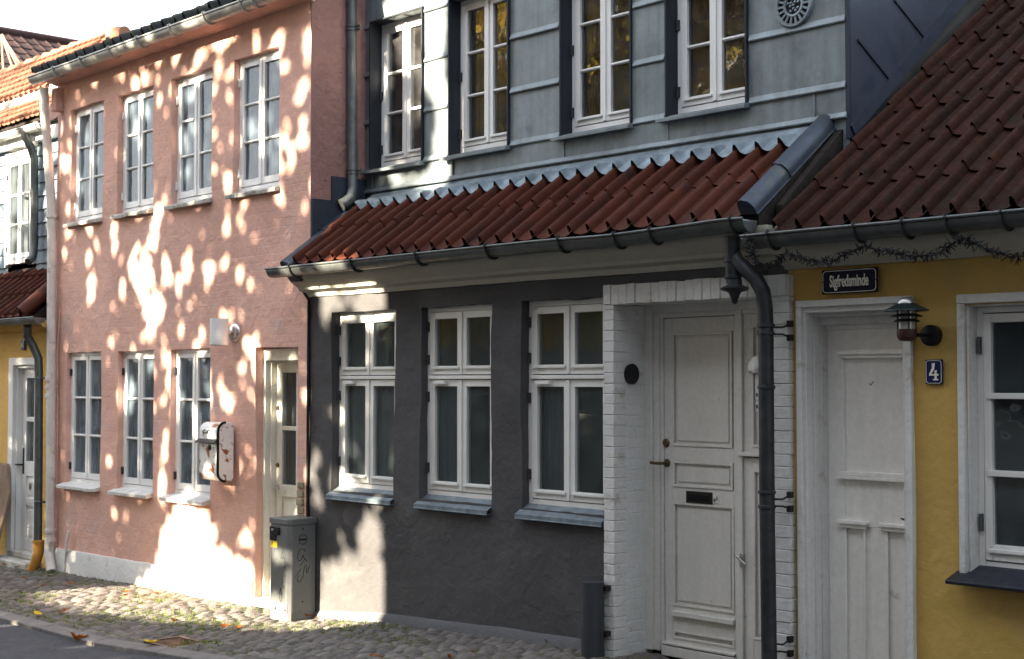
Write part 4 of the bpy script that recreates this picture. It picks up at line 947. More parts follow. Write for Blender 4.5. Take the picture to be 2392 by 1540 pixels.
# cornice, gutter and roof
b = MB(); b.prism_x([(6.63, 2.255), (6.57, 2.258), (6.55, 2.28), (6.50, 2.30), (6.46, 2.33), (6.44, 2.38), (6.44, 2.43), (6.63, 2.43)], YX0, YX1, 50, wob); b.build('cornice', 'cornice', yh, smooth=True)
yb_ = [P(q, 540, y=6.26).x for q in (1791.6, 1993, 2106, 2208, 2338)]
gutter('gutter', 'gutter', yh, -4.868, YX1, 6.335, 2.425, .066, yb_, zf=lambda x: .006*nz(x, 0, 0, 1.2))
YS = .70
tiles('roof', 'tileold', yh, -4.71, -4.71+.153*38, 6.36, 2.455, YS, 3.4, 38, .47, lift=.022, rollh=.044, jit=.005, th=.010)
b = MB(); b.prism_x([(6.43, 2.40), (6.43, 2.45), (9.25, 2.45+2.82*YS-.03), (9.25, 2.40)], -4.78, YX1); b.build('roof_deck', 'mortar', yh)
b = MB(); b.tube([(-4.7, 9.2, 4.47), (YX1, 9.2, 4.47)], .10, 12); b.build('ridge', 'tileold', yh, smooth=True)

# ---- sign, number plate, lamp on the yellow wall
sg = empty('street_sign', (-4.37, 6.6, 2.17), 'navy enamel sign with white lettering above the yellow house door', 'sign')
b = MB(); b.box(-4.55, -4.198, 6.572, 6.584, 2.104, 2.237); b.build('plate', 'signblue', sg, bevel=.004)
b = MB()
sx0, sx1, sz0, sz1 = -4.541, -4.207, 2.112, 2.229; k_ = .016; w2 = .0032
loop = [(sx0+k_, sz0), (sx1-k_, sz0), (sx1-k_*.35, sz0+k_*.35), (sx1, sz0+k_), (sx1, sz1-k_), (sx1-k_*.35, sz1-k_*.35), (sx1-k_, sz1), (sx0+k_, sz1), (sx0+k_*.35, sz1-k_*.35), (sx0, sz1-k_), (sx0, sz0+k_), (sx0+k_*.35, sz0+k_*.35)]
for (p0, p1) in zip(loop, loop[1:]+loop[:1]): b.bar((p0[0], 6.5712, p0[1]), (p1[0], 6.5712, p1[1]), w2, .0016, Vector((0,1,0)))
b.build('border', 'signwhite', sg)
text('lettering', 'Sigfredsminde', .088, 'signwhite', sg, (-4.374, 6.5705, 2.170), sx=.50, ext=.0012, bold=.0022)
b = MB(); 
for (a, c) in ((-4.543, 2.17), (-4.205, 2.17)): b.lathe((a, 6.571, c), [(0, -.003), (.004, -.002), (.004, .002)], 8, 'Y')
b.build('screws', 'iron', sg)
nb = empty('number_plate', (-3.87, 6.6, 1.675), 'small blue enamel house number 4 plate below the black lamp', 'house number')
b = MB(); b.box(-3.921, -3.823, 6.576, 6.588, 1.612, 1.740); b.build('plate', 'numblue', nb, bevel=.004)
b = MB(); sx0, sx1, sz0, sz1 = -3.915, -3.829, 1.618, 1.734; k_ = .011
loop = [(sx0+k_, sz0), (sx1-k_, sz0), (sx1-k_*.35, sz0+k_*.35), (sx1, sz0+k_), (sx1, sz1-k_), (sx1-k_*.35, sz1-k_*.35), (sx1-k_, sz1), (sx0+k_, sz1), (sx0+k_*.35, sz1-k_*.35), (sx0, sz1-k_), (sx0, sz0+k_), (sx0+k_*.35, sz0+k_*.35)]
for (p0, p1) in zip(loop, loop[1:]+loop[:1]): b.bar((p0[0], 6.5752, p0[1]), (p1[0], 6.5752, p1[1]), .0022, .0014, Vector((0,1,0)))
b.build('border', 'signwhite', nb)
b = MB(); q = lambda a, c: (-3.872+a*.001, 6.5756, 1.676+c*.001)
for pts in ([(-10, 44), (8, 46), (3, 14), (-14, -10), (-25, -10), (-9, 22)], [(-25, -10), (27, -10), (27, -19), (-25, -19)], [(5, 6), (17, 10), (17, -10), (5, -10)], [(5, -19), (17, -19), (17, -36), (5, -36)], [(-4, -36), (26, -36), (26, -43), (-4, -43)]):
    b.plate([q(*p_) for p_ in pts], (0, -.0016, 0))
b.build('numeral', 'signwhite', nb)
la = empty('wall_lantern', (-3.87, 6.6, 1.87), 'black ship style wall lantern with a flat round hood on the yellow wall', 'lamp')
lc = P(2118, 745, y=6.43); r1 = lc.z
Zl = lambda py: P(2118, py, y=6.43).z
b = MB(); b.lathe((lc.x, lc.y, 0), [(0, Zl(694)), (.02, Zl(694.5)), (.038, Zl(698)), (.047, Zl(706)), (.049, Zl(714))], 28); b.build('dome', 'chrome', la, smooth=True)
b = MB(); b.lathe((lc.x, lc.y, 0), [(.045, Zl(708)), (.052, Zl(711)), (.112, Zl(724)), (.114, Zl(727)), (.108, Zl(726)), (.052, Zl(716)), (.045, Zl(715))], 36); b.build('hood', mat('green_black_hood', (.018, .028, .028), .35, metal=.3), la, smooth=True)
b = MB()
for (r_, py_) in ((.080, 738), (.066, 750)): b.lathe((lc.x, lc.y, 0), [(.046, Zl(py_-5)), (r_, Zl(py_)), (r_, Zl(py_+2.4)), (.046, Zl(py_-1))], 32)
b.build('louvre', 'black', la, smooth=True)
b = MB(); b.lathe((lc.x, lc.y, 0), [(.044, Zl(716)), (.044, Zl(771))], 28); gm = mat('lamp_glass', (.30, .29, .26), .15, bump=0, spec=.7); b.build('glass_body', gm, la, smooth=True)
b = MB()
for k in range(4): t = pi/4+k*pi/2; b.tube([(lc.x+.047*cos(t), lc.y+.047*sin(t), Zl(716)), (lc.x+.047*cos(t), lc.y+.047*sin(t), Zl(771))], .003, 6)
b.build('cage_bar', 'black', la)
b = MB(); b.lathe((lc.x, lc.y, 0), [(.050, Zl(769)), (.051, Zl(785)), (.044, Zl(793)), (.030, Zl(797)), (0, Zl(798))], 28); b.build('base', mat('red_black_base', (.045, .018, .016), .4, bump=.05), la, smooth=True)
zz = Zl(783); b = MB(); b.tube([(lc.x+.03, lc.y, zz), (lc.x+.045, lc.y+.03, zz), (lc.x+.06, 6.59, zz)], .010, 10); b.build('arm', 'black', la, smooth=True)
wm = P(2180, 782, y=6.58); b = MB(); b.lathe((wm.x-.01, 6.60, zz), [(0, -.045), (.048, -.045), (.054, -.040), (.054, .0)], 28, 'Y'); b.build('wall_mount', 'black', la, smooth=True)
b = MB(); b.tube([(lc.x+.045, lc.y+.02, zz), (wm.x-.01, 6.56, zz)], .011, 10); b.build('arm', 'black', la, smooth=True)

# ---- unlit string of fairy lights under the gutter
fl = MB(); pxs = [(1752, 555), (1757, 590), (1772, 616), (1800, 622), (1822, 606), (1836, 590), (1870, 602), (1908, 612), (1950, 606), (1985, 588), (2020, 574), (2050, 582), (2100, 594), (2150, 600), (2190, 590), (2222, 572), (2245, 555), (2275, 566), (2310, 585), (2355, 598), (2400, 600), (2440, 596)]
pts = [P(a, b_, y=6.255) for a, b_ in pxs]; dense = []
for a, c in zip(pts, pts[1:]):
    for k in range(6): dense.append(a.lerp(c, k/6)+Vector((U(-.003, .003), U(-.006, .006), U(-.003, .003))))
fl.tube(dense, .0035, 6); fl.tube([p_+Vector((0, .01, .006*sin(i*1.3))) for i, p_ in enumerate(dense)], .003, 6)
for i, p_ in enumerate(dense):
    for k in range(4):
        dv = Vector((U(-1, 1), U(-.8, .8), U(-1, .6))).normalized(); l_ = U(.025, .045); fl.tube([p_, p_+dv*l_], .0028, 5)
tag(fl.build('string_lights', 'black', None), 'unlit black wired fairy lights strung beneath the yellow house gutter', 'string lights')

# ================================================================== things at the foot of the grey wall
cb = empty('utility_cabinet', (-9.54, 6.52, gz(-9.5)), 'grey steel cable cabinet with scratched tags and a yellow warning sticker', 'utility cabinet')
cx1 = P(676, 1440, z=gz(-9.45)-.0).x; cy0 = P(676, 1440, z=gz(-9.45)).y; cx1 = P(737, 1300, y=6.585).x; cy0 = P(676, 1300, x=cx1).y
cx0 = P(632, 1300, y=cy0).x; cy1 = P(737, 1300, x=cx1).y; cz0 = gz(-9.5)-.02; cz1 = P(676, 1214, x=cx1).z
print('cabinet', cx0, cx1, cy0, cy1, cz0, cz1)
ch = .022
def chbox(b, x0, x1, y0, y1, z0, z1, c): b.plate([(x0, y0, z0), (x1-c, y0, z0), (x1, y0+c, z0), (x1, y1, z0), (x0, y1, z0)], (0, 0, z1-z0))
b = MB(); chbox(b, cx0, cx1, cy0, cy1, cz0, cz1-.04, ch)
b.build('body', 'cabinet', cb, bevel=.004)
b = MB(); chbox(b, cx0-.01, cx1+.01, cy0-.01, cy1+.01, cz1-.045, cz1+.0, ch+.004); b.build('lid', 'cabinet', cb, bevel=.006)
b = MB(); H = cz1-cz0; zq = cz0+H*.20
b.box(cx0+.006, cx1-ch-.002, cy0-.004, cy0-.0005, cz0+H*.095, zq); b.box(cx0+.02, cx0+.085, cy0-.016, cy0-.0045, cz0+H*.125, cz0+H*.14); b.box(cx1-ch-.095, cx1-ch-.02, cy0-.016, cy0-.0045, cz0+H*.12, cz0+H*.135)
b.box(cx0+.008, cx1-ch-.004, cy0-.003, cy0-.0005, zq+.008, cz1-.06); b.box(cx1+.0005, cx1+.003, cy0+ch+.003, cy1-.004, cz0+H*.10, cz1-.06)
b.build('door_panel', 'cabinet', cb, bevel=.002)
b = MB(); zc = cz0+H*.80; b.box(cx0+.0, cx0+.085, cy0-.012, cy0-.0032, cz0+H*.78, cz0+H*.915); b.box(cx0+.085, cx0+.135, cy0-.018, cy0-.0032, cz0+H*.84, cz0+H*.91); b.build('handle_plate', 'black', cb, bevel=.003)
b = MB(); b.box(cx0+.012, cx0+.10, cy0-.006, cy0-.0033, cz0+H*.715, cz0+H*.775); b.build('warning_sticker', 'yellowsticker', cb)
b = MB(); tz = cz0+H*.725; tx = cx0+.022
for (p0, p1) in (((0, 0), (.024, 0)), ((.024, 0), (.012, .035)), ((.012, .035), (0, 0)), ((.05, .004), (.07, .004)), ((.055, .03), (.07, .03))): b.bar((tx+p0[0], cy0-.0066, tz+p0[1]), (tx+p1[0], cy0-.0066, tz+p1[1]), .003, .0012, Vector((0,1,0)))
b.build('sticker_print', 'ink', cb)
text('plate_text', '307', .022, 'label', cb, (cx0+.042, cy0-.0125, cz0+H*.885), ext=.0004)
def scr(pts, face):
    out = []
    for (a, c) in pts:
        out.append(Vector((cx0+.02+a*(cx1-cx0-.04), cy0-.0035, cz0+c*H)) if face == 0 else Vector((cx1+.0035, cy0+ch+a*(cy1-cy0-ch), cz0+c*H)))
    r = []
    for i in range(len(out)-1):
        p0 = out[max(i-1, 0)]; p1 = out[i]; p2 = out[i+1]; p3 = out[min(i+2, len(out)-1)]
        for k in range(5): t = k/5; r.append(.5*((2*p1)+(p2-p0)*t+(2*p0-5*p1+4*p2-p3)*t*t+(3*p1-p0-3*p2+p3)*t**3))
    return r+[out[-1]]
b = MB()
for pts in ([(.55, .68), (.50, .70), (.35, .705), (.25, .66), (.25, .61), (.35, .60), (.5, .65)], [(.42, .645), (.65, .58)], [(.55, .61), (.35, .55)], [(.12, .44), (.38, .52)],
            [(.30, .46), (.22, .42), (.30, .395), (.45, .43), (.50, .50), (.55, .545), (.62, .54), (.62, .47), (.75, .545)]): b.tube(scr(pts, 1), .0022, 6)
for pts in ([(.72, .71), (.60, .62), (.78, .63), (.86, .58)], [(.80, .53), (.9, .54), (.92, .47), (.82, .45), (.80, .50)], [(.70, .44), (.72, .33), (.78, .36)], [(.58, .33), (.50, .25), (.6, .2), (.64, .28), (.58, .33)]): b.tube(scr(pts, 0), .0014, 6)
b.build('scribble', 'ink', cb)
b = MB(); b.lathe((cx1+.003, (cy0+cy1)/2+.0, cz0+H*.80), [(.040, 0), (.040, .003), (.0365, .003), (.0365, 0)], 28, 'X'); b.box(cx1+.003, cx1+.0045, (cy0+cy1)/2-.032, (cy0+cy1)/2+.032, cz0+H*.79, cz0+H*.805)
b.lathe((cx1+.002, (cy0+cy1)/2, cz0+H*.90), [(0, .004), (.007, .003), (.007, 0)], 10, 'X'); b.lathe((cx1+.002, (cy0+cy1)/2, cz0+H*.20), [(0, .004), (.007, .003), (.007, 0)], 10, 'X'); b.build('vent_slot', 'ink', cb)

bp_ = MB(); pc = P(1384, 1440, y=6.47); rr = .072
bp_.tube([(pc.x, 6.47, gz(pc.x)-.05), (pc.x, 6.47, P(1384, 1357, y=6.47).z-.004), (pc.x, 6.47, P(1384, 1357, y=6.47).z)], rr, 28, rs=[rr, rr, rr-.006])
bo = empty('standpipe', (pc.x, 6.47, gz(pc.x)), 'short dark grey upright pipe cover at the foot of the grey wall', 'pipe')
bp_.build('pipe_cover', 'post', bo, smooth=True)
b = MB()
for dz in (.40, .12): b.box(pc.x+.045, pc.x+.085, 6.50, 6.548, gz(pc.x)+dz, gz(pc.x)+dz+.03)
b.build('strap', 'iron', bo)

# ================================================================== FAR LEFT HOUSE
fh = empty('corner_house', (-16, 6.6, -.36), 'narrow house at the far left with ochre ground floor and blue grey boarded dormer', 'house')
FX0, FX1 = -20.0, -14.10
ops = [(-15.14, -14.48, -.6, 1.86, .10)]
wall('wall', 'yellow_far', fh, FX0, FX1, -.6, 2.32, 6.61, ops, amp=.010, jit=.008, step=.10)
b = MB(); b.box(-15.17, -15.06, 6.60, 6.72, -.3, 1.86); b.box(-14.52, -14.44, 6.60, 6.72, -.3, 1.86); b.box(-15.17, -14.44, 6.599, 6.72, 1.80, 1.88); b.box(-15.06, -15.03, 6.64, 6.73, -.3, 1.80); b.box(-15.03, -14.52, 6.64, 6.73, 1.765, 1.80)
door = b.build('door', 'paintnew', fh, bevel=.004)
d = MB(); yl = 6.70; za = -.2
d.box(-15.03, -14.93, yl, yl+.05, za, 1.765); d.box(-14.60, -14.52, yl, yl+.05, za, 1.765); d.box(-14.93, -14.60, yl+.001, yl+.049, 1.66, 1.765); d.box(-14.93, -14.60, yl+.001, yl+.049, .60, .76); d.box(-14.93, -14.60, yl+.003, yl+.045, 1.19, 1.24)
d.box(-14.93, -14.60, yl+.02, yl+.045, za, .60); d.box(-14.93, -14.60, yl+.001, yl+.02, .28, .36); d.box(-14.93, -14.60, yl+.001, yl+.02, za, -.08); d.box(-14.89, -14.64, yl+.006, yl+.02, .40, .56); d.box(-14.89, -14.64, yl+.006, yl+.02, -.04, .24)
d.build('door_leaf', 'paintnew', door, bevel=.004)
p_ = MB(); p_.add([(-14.94, yl+.02, .75), (-14.59, yl+.02, .75), (-14.59, yl+.02, 1.67), (-14.94, yl+.02, 1.67)], [(0,1,2,3)]); p_.build('pane', 'glass', door)
c = MB()
for k in range(31): t = k/30; xx = -14.92+.3*t; c.v += [(xx, yl+.09+.012*sin(t*30), .7), (xx, yl+.09+.012*sin(t*30+.5), 1.7)]
for k in range(30): c.f.append((2*k, 2*k+2, 2*k+3, 2*k+1))
c.build('curtain', 'curtain', door, smooth=True)
h = MB(); h.box(-14.995, -14.965, yl-.008, yl-.0005, .62, .90); h.tube([(-14.98, yl-.005, .72), (-14.98, yl-.05, .72), (-15.07, yl-.055, .72)], .010, 10); h.build('door_handle', 'iron', door, bevel=.002)
h = MB(); h.box(-14.84, -14.74, yl-.006, yl-.0005, .44, .56); h.build('notice', 'label', door); h = MB(); h.box(-14.82, -14.76, yl-.0075, yl-.0062, .455, .53); h.build('notice_print', 'chrome', door)
s = MB(); s.box(-15.3, -14.3, 6.42, 6.72, gz(-15)-.02, gz(-15)+.07); s.box(-15.12, -14.48, 6.58, 6.74, gz(-15)+.07, gz(-15)+.14); s.build('doorstep', 'stone', fh, bevel=.015)
room(fh, FX0+.1, FX1-.03, 6.82, 8.4, -.3, 2.2)
n10 = empty('number_plate', (-14.8, 6.6, 2.0), 'small blue enamel house number 10 plate above the far left door', 'house number')
c = P(56, 806, y=6.6); b = MB(); b.box(c.x-.045, c.x+.045, 6.583, 6.597, c.z-.055, c.z+.055); b.build('plate', 'numblue', n10, bevel=.004); text('numeral', '10', .07, 'signwhite', n10, (c.x, 6.5822, c.z), ext=.0012, sx=.8, bold=.002)
gutter('gutter', 'gutter', fh, -17.5, P(92, 750, y=6.33).x, 6.335, P(60, 744, y=6.3).z, .062, [-15.3, -16.1])
gzL = P(60, 744, y=6.3).z
tiles('roof', 'tile', fh, -17.6, -14.16, 6.36, gzL+.03, .86, .86, 19, .36, lift=.03, rollh=.036)
b = MB(); b.prism_x([(6.42, gzL-.02), (6.42, gzL+.03), (7.2, gzL+.68), (7.2, gzL-.02)], -17.6, -14.14); b.build('roof_deck', 'mortar', fh)
b = MB(); tl2 = sqrt(1+.86**2); b.tube([(-14.30, 6.36, gzL+.06), (-14.18, 7.12, gzL+.06+.70)], .085, 14); b.build('verge_tile', 'tile', fh, smooth=True)
b = MB(); b.prism_x([(6.62, gzL-.12), (6.50, gzL-.08), (6.44, gzL-.02), (6.62, gzL)], -17.6, FX1, 4); b.build('cornice', 'yellow_far', fh)
FY = 7.15; wz0 = P(50, 612, y=FY).z; wz1 = P(50, 372, y=FY).z; wx0_ = P(25, 500, y=FY).x; wx1_ = P(84, 500, y=FY).x; ez = P(60, 300, y=6.95).z
print('far', wz0, wz1, wx0_, wx1_, ez, gzL)
b = MB(); z = gzL+.55; ztop = ez+.05
while z < ztop:
    for (xa, xb) in (([(-18., wx0_-.04), (wx1_+.04, -14.02)]) if (z+.2 > wz0-.03 and z < wz1+.05) else [(-18., -14.02)]):
        b.add([(xa, FY-.028, z), (xb, FY-.028, z), (xb, FY-.004, min(z+.165, ztop)), (xa, FY-.004, min(z+.165, ztop)), (xa, FY, z), (xb, FY, z)], [(0,1,2,3), (0,4,5,1)])
    z += .155
b.build('boarding', 'shingle', fh)
W_ = window(fh, wx0_, wx1_, wz0, wz1, FY-.06, .02, 3, pm='paintnew', curtain=[(.03, .97, 0, 1, .1)])
b = MB(); b.box(wx0_-.05, wx0_-.02, FY-.05, FY+.02, wz0-.05, wz1+.05); b.box(wx1_+.02, wx1_+.05, FY-.05, FY+.02, wz0-.05, wz1+.05); b.box(wx0_-.05, wx1_+.05, FY-.051, FY+.02, wz1+.02, wz1+.08); b.build('casing', 'paintnew', W_)
room(fh, -18, -14.05, FY+.03, 8.4, gzL, ez)
b = MB(); b.box(-18, -14.12, FY-.12, FY+.2, ez-.14, ez-.02); b.build('fascia', 'paintnew', fh)
gutter('gutter', 'gutterw', fh, -18., P(92, 290, y=6.9).x, 6.95, P(60, 297, y=6.9).z, .06, [-15.2, -16.2], bm='gutterw')
ze = 4.60
tiles('roof', 'tileorange', fh, -18., -14.95, 6.93, ze+.02, .68, .80, 24, .27, lift=.025, rollh=.034)
b = MB(); b.prism_x([(6.98, ze-.03), (6.98, ze+.0), (7.62, ze+.44), (7.62, ze-.03)], -18, -14.98); b.build('roof_deck', 'mortar', fh)
b = MB(); b.plate([(-14.95, 6.90, ze-.12), (-14.95, 7.62, ze+.42), (-14.95, 7.62, ze+.56), (-14.95, 6.92, ze+.09)], (.03, 0, 0)); b.build('barge_board', 'pink', fh)
b = MB(); b.box(-23., -14.1, 7.62, 7.76, ze+.2, 5.24); b.build('upper_wall', 'upperpink', fh)
tiles('roof', 'tileorange', fh, -23., -16.45, 7.58, 5.22, .90, 1.25, 44, .21, lift=.028, rollh=.034)
b = MB(); b.prism_x([(7.64, 5.16), (7.64, 5.2), (8.5, 5.98), (9.4, 5.2), (9.4, 5.0)], -22.9, -16.5); b.build('roof_deck', 'upperpink', fh)
b = MB()
x = -23.
while x < -16.5:
    b.tube([(x, 8.5, 6.00), (x+.02, 8.5, 6.01), (x+.30, 8.5, 5.985)], .1, 12, rs=[.085, .105, .085]); x += .27
b.build('ridge', 'tileorange', fh, smooth=True)
b = MB(); b.lathe((-16.47, 8.5, 6.0), [(0, .03), (.10, .03), (.12, .01), (.12, -.02)], 20, 'X'); b.build('ridge_end', 'upperpink', fh, smooth=True)
# dark downpipes
b = MB(); q = [P(56, 300, y=6.92), P(60, 322, y=6.94), P(72, 345, y=7.02), P(80, 372, y=7.05), P(80, 570, y=7.05), P(77, 600, y=7.02), P(66, 612, y=6.95)]
b.tube(q, .045, 16).build('downpipe', 'gutter', fh, smooth=True)
b = MB(); q = [P(64, 760, y=6.36), P(64, 785, y=6.40), P(78, 810, y=6.46), P(90, 838, y=6.50), P(91, 880, y=6.50), P(90, 1100, y=6.50), P(88.5, 1262, y=6.50)]
pp = b.tube(q, .043, 16).build('downpipe', 'gutter', fh, smooth=True)
b = MB(); q = [P(90, 1262, y=6.49), P(90, 1290, y=6.49), P(84, 1312, y=6.47), P(72, 1334, y=6.44)]; b.tube(q, .055, 16, rs=[.058, .054, .052, .050]); c = P(90, 1266, y=6.49); b.lathe(c, [(.054, -.02), (.062, -.016), (.062, .014), (.05, .018)], 18); b.build('drain_boot', 'terracotta', pp, smooth=True)
for py_ in (884, 1172): c = P(91, py_, y=6.50); b = MB(); b.lathe(c, [(.044, -.012), (.049, 0), (.044, .012)], 16); b.box(c.x, c.x+.10, 6.51, 6.53, c.z-.01, c.z+.01); b.build('pipe_clip', 'gutter', pp, smooth=True)
# leaning board at the left edge
lb_ = MB(); A = P(-14, 1330, y=6.45); 
lb_.plate([(A.x-.25, 6.30, gz(A.x)), (A.x+.16, 6.36, gz(A.x)), (A.x+.20, 6.52, .42), (A.x+.02, 6.56, .72), (A.x-.25, 6.56, .72)], (0, .03, .01))
tag(lb_.build('leaning_board', 'wood', None, bevel=.004), 'grey wooden board leaning on the wall left of the far left door', 'board')
# house behind, its poles
bh = empty('red_roofed_house', (-28, 14, 0), 'house far behind with a plain dark brown red tiled roof', 'house')
xr_ = -28.; A = P(10, 82, x=xr_); B = P(195, 100, x=xr_); zr_ = (A.z+B.z)/2; sl3 = .62; hw = 5.
rf = tiles('roof', 'tilebrown', bh, -18, 6, 0, zr_-hw*sl3, sl3, hw*sqrt(1+sl3**2), 90, .36, lift=.022, rollh=.014)
rf.data.transform(Matrix.Translation((xr_+hw, 0, 0)) @ Matrix.Rotation(pi/2, 4, 'Z')); rf.data.transform(Matrix.Translation((0, 22, 0)))
b = MB(); zt = zr_; b.plate([(xr_+hw-.1, 3, zt-hw*sl3-.02), (xr_, 3, zt-.04), (xr_-hw, 3, zt-hw*sl3)], (0, 26, 0)); b.build('gable', 'facade', bh)
b = MB(); b.box(xr_-hw+.3, xr_+hw-.4, 3.3, 28.5, -1, zt-hw*sl3+.02); b.build('wall', 'facade', bh)
b = MB(); b.tube([(xr_, 3, zr_), (xr_, 29, zr_)], .10, 10); b.build('ridge', 'tilebrown', bh, smooth=True)
po = MB(); T = P(5, 82, y=9.6)
for (px_, py_) in ((9, 172), (34, 170), (48, 168), (59, 168)): po.tube([T+Vector((U(-.02, .02), 0, 0)), P(px_, py_, y=9.3)], .020, 8)
tag(po.build('roof_poles', 'wood', None), 'bundle of thin pale poles meeting at a point above the orange roof', 'poles')

# ================================================================== ACROSS THE STREET (reflected in the panes, and shading the fronts)
ob = empty('opposite_building', (0, -5, 0), 'tall plain rendered building across the street, seen only in the window panes', 'building')
kx = tan(SA)
bx0 = -8.50-kx*(6.6+2.2)
b = MB(); b.box(bx0, 30, -14, -2.2, -.5, 11.); b.build('wall', 'facade', ob)
b = MB(); b.prism_x([(-1.9, 11), (-8.2, 14.5), (-14.3, 11)], bx0-.01, 30.2); b.build('roof', 'tileold', ob)
for fl_ in range(3):
    for k in range(12):
        wx = bx0+1.2+k*2.6; wz = 1.2+fl_*3.2
        f = MB(); f.box(wx-.07, wx+1.27, -2.2, -2.14, wz-.07, wz+1.77)
        wn = f.build('window', 'paintnew', ob); f = MB(); f.box(wx, wx+1.2, -2.1395, -2.13, wz, wz+1.7); f.build('pane', 'slate', wn)
hb = empty('backdrop_house', (-26, -18, -.4), 'low dark house added behind the trees to mute pane reflections', 'house')  # added backdrop: mutes the reflections and hides the low sky
b = MB(); b.box(-46, bx0-1.2, -24, -16.5, -.6, 4.2); b.build('wall', 'blockerwall', hb)
b = MB(); b.prism_x([(-16.2, 4.2), (-20.2, 6.6), (-24.3, 4.2)], -46.2, bx0-1.0); b.build('roof', 'tileold', hb)
# wall added out of view to darken reflections and hold back low sun
gw = MB(); gw.box(-40, bx0-.05, -2.5, -2.2, -.6, 2.15); tag(gw.build('shading_wall', 'blockerwall', None), 'added wall across the street, darkening the panes and blocking low sun', 'wall')

# trees: leaf cloud shaped by where their crown is thin (in co-ordinates carried along the sunlight to the fronts)
te = tan(SE)/cos(SA)
def to_uv(p):   # carry a point along the sunlight onto the plane y = 6.6
    d = 6.6-p.y; return p.x+kx*d, p.z-te*d
gaps = []
def gap(px_, py_, ru, rz_, s, **pl):
    u, v = to_uv(P(px_, py_, **pl)); gaps.append((u, v, ru, rz_, s))
W66 = dict(y=6.6)
gap(340, 660, .13, .36, .85, **W66); gap(370, 730, .14, .22, .85, **W66); gap(290, 600, .09, .2, .7, **W66); gap(372, 500, .10, .3, .6, **W66)
gap(497, 655, .10, .16, .85, **W66); gap(538, 740, .06, .12, .8, **W66)
gap(425, 1330, .24, .26, 3.5, **W66); gap(480, 1365, .50, .20, 3.5, **W66); gap(430, 1240, .15, .22, 2.6, **W66); gap(540, 1390, .40, .11, 3., **W66); gap(380, 1150, .06, .12, .9, **W66); gap(480, 1220, .08, .15, .9, **W66)
gap(380, 1060, .06, .2, .8, **W66); gap(385, 930, .05, .15, .7, **W66); gap(525, 880, .06, .15, .65, **W66)
for (a, b_, s) in ((262, 480, .6), (380, 330, .6), (270, 545, .6)):
    gap(a, b_, .07, .2, s, **W66)
ZZ = dict(y=7.15)
gap(950, 20, .34, .16, 1.6, **ZZ); gap(1015, 80, .10, .30, 1.5, **ZZ); gap(930, 110, .16, .16, .9, **ZZ); gap(1035, 330, .09, .32, 1.8, **ZZ); gap(1040, 250, .06, .10, 1., **ZZ); gap(960, 425, .30, .05, .8, **ZZ)
gap(865, 190, .05, .16, .9, **ZZ); gap(945, 260, .06, .25, .9, **ZZ); gap(900, 385, .2, .05, .7, **ZZ); gap(815, 180, .02, .12, .8, y=6.98); gap(960, 180, .10, .14, .9, **ZZ); gap(1030, 430, .12, .08, 1.4, **ZZ)
gap(760, 700, .18, .15, .7, **W66); gap(880, 690, .18, .16, 1.1, **W66); gap(830, 720, .2, .10, .6, **W66); gap(760, 900, .1, .4, .55, **W66); gap(860, 870, .1, .3, .4, **W66)
gap(850, 1400, .26, .16, 2.5, **W66); gap(868, 1290, .09, .24, 2.2, **W66); gap(800, 1420, .18, .12, 2.4, **W66); gap(830, 1340, .14, .14, 1.6, **W66); gap(690, 1330, .12, .25, .8, y=6.3)
gap(790, 600, .12, .06, 1.0, y=6.33); gap(740, 590, .1, .1, .6, y=6.4)
G_ = dict(z=-.26)
gap(330, 1400, .7, .13, 3., **G_); gap(470, 1420, .6, .13, 3., **G_); gap(220, 1405, .6, .06, 2.2, **G_); gap(580, 1440, .6, .09, 1.6, **G_); gap(150, 1405, .5, .05, 1.2, **G_); gap(720, 1472, .5, .07, 1.6, **G_); gap(850, 1465, .5, .08, 2., **G_); gap(650, 1425, .4, .05, 1.4, **G_)
gap(40, 300, .9, .6, 1.3, y=7.1); gap(30, 450, .8, .6, 1.3, y=7.1); gap(0, 180, 1.5, .6, 1.2, y=7.8); gap(100, 150, 1.5, .25, 1.2, y=8.4)
gap(300, 110, .3, .03, .7, y=6.35); gap(450, 60, .3, .03, .7, y=6.35)
rh = random.Random(5)
holes = []
def hole(u, v, r): holes.append((u, v, r))
def lam(u, v):
    """how many small chinks the crown has there"""
    if v > 2.1: k = 12.0 if u > -13.9 else 12.
    elif v > 1.2 and -12.9 < u < -10.2: k = 8.
    elif v > .4 and -12.2 < u < -9.9: k = 4.5
    elif v > -.4 and u > -11.0: k = 5.5
    elif v < -.4: k = .8
    else: k = .35
    if u > -10.15 and 1.2 < v < 3.3: k *= .3
    if u > -9.4 and v > 2.3: k = 3
    return k
CELL = .35
uu = -18.5
while uu < -8.3:
    vv = -3.
    while vv < 6.9:
        ex = lam(uu+CELL/2, vv+CELL/2)*CELL*CELL
        ex *= max(.12, 1+2.0*nz(uu, vv, 9.1, 1.1))
        n_ = int(ex)+(1 if rh.random() < ex-int(ex) else 0)
        for _ in range(n_):
            cu = uu+rh.random()*CELL; cv = vv+rh.random()*CELL
            for q in range(rh.choice((1, 1, 1, 2, 3))): hole(cu+rh.gauss(0, .03), cv+rh.gauss(0, .11)*(q > 0), rh.uniform(.0, .030))
        vv += CELL
    uu += CELL
HG = {}
for h_ in holes: HG.setdefault((int(math.floor(h_[0]/.2)), int(math.floor(h_[1]/.2))), []).append(h_)
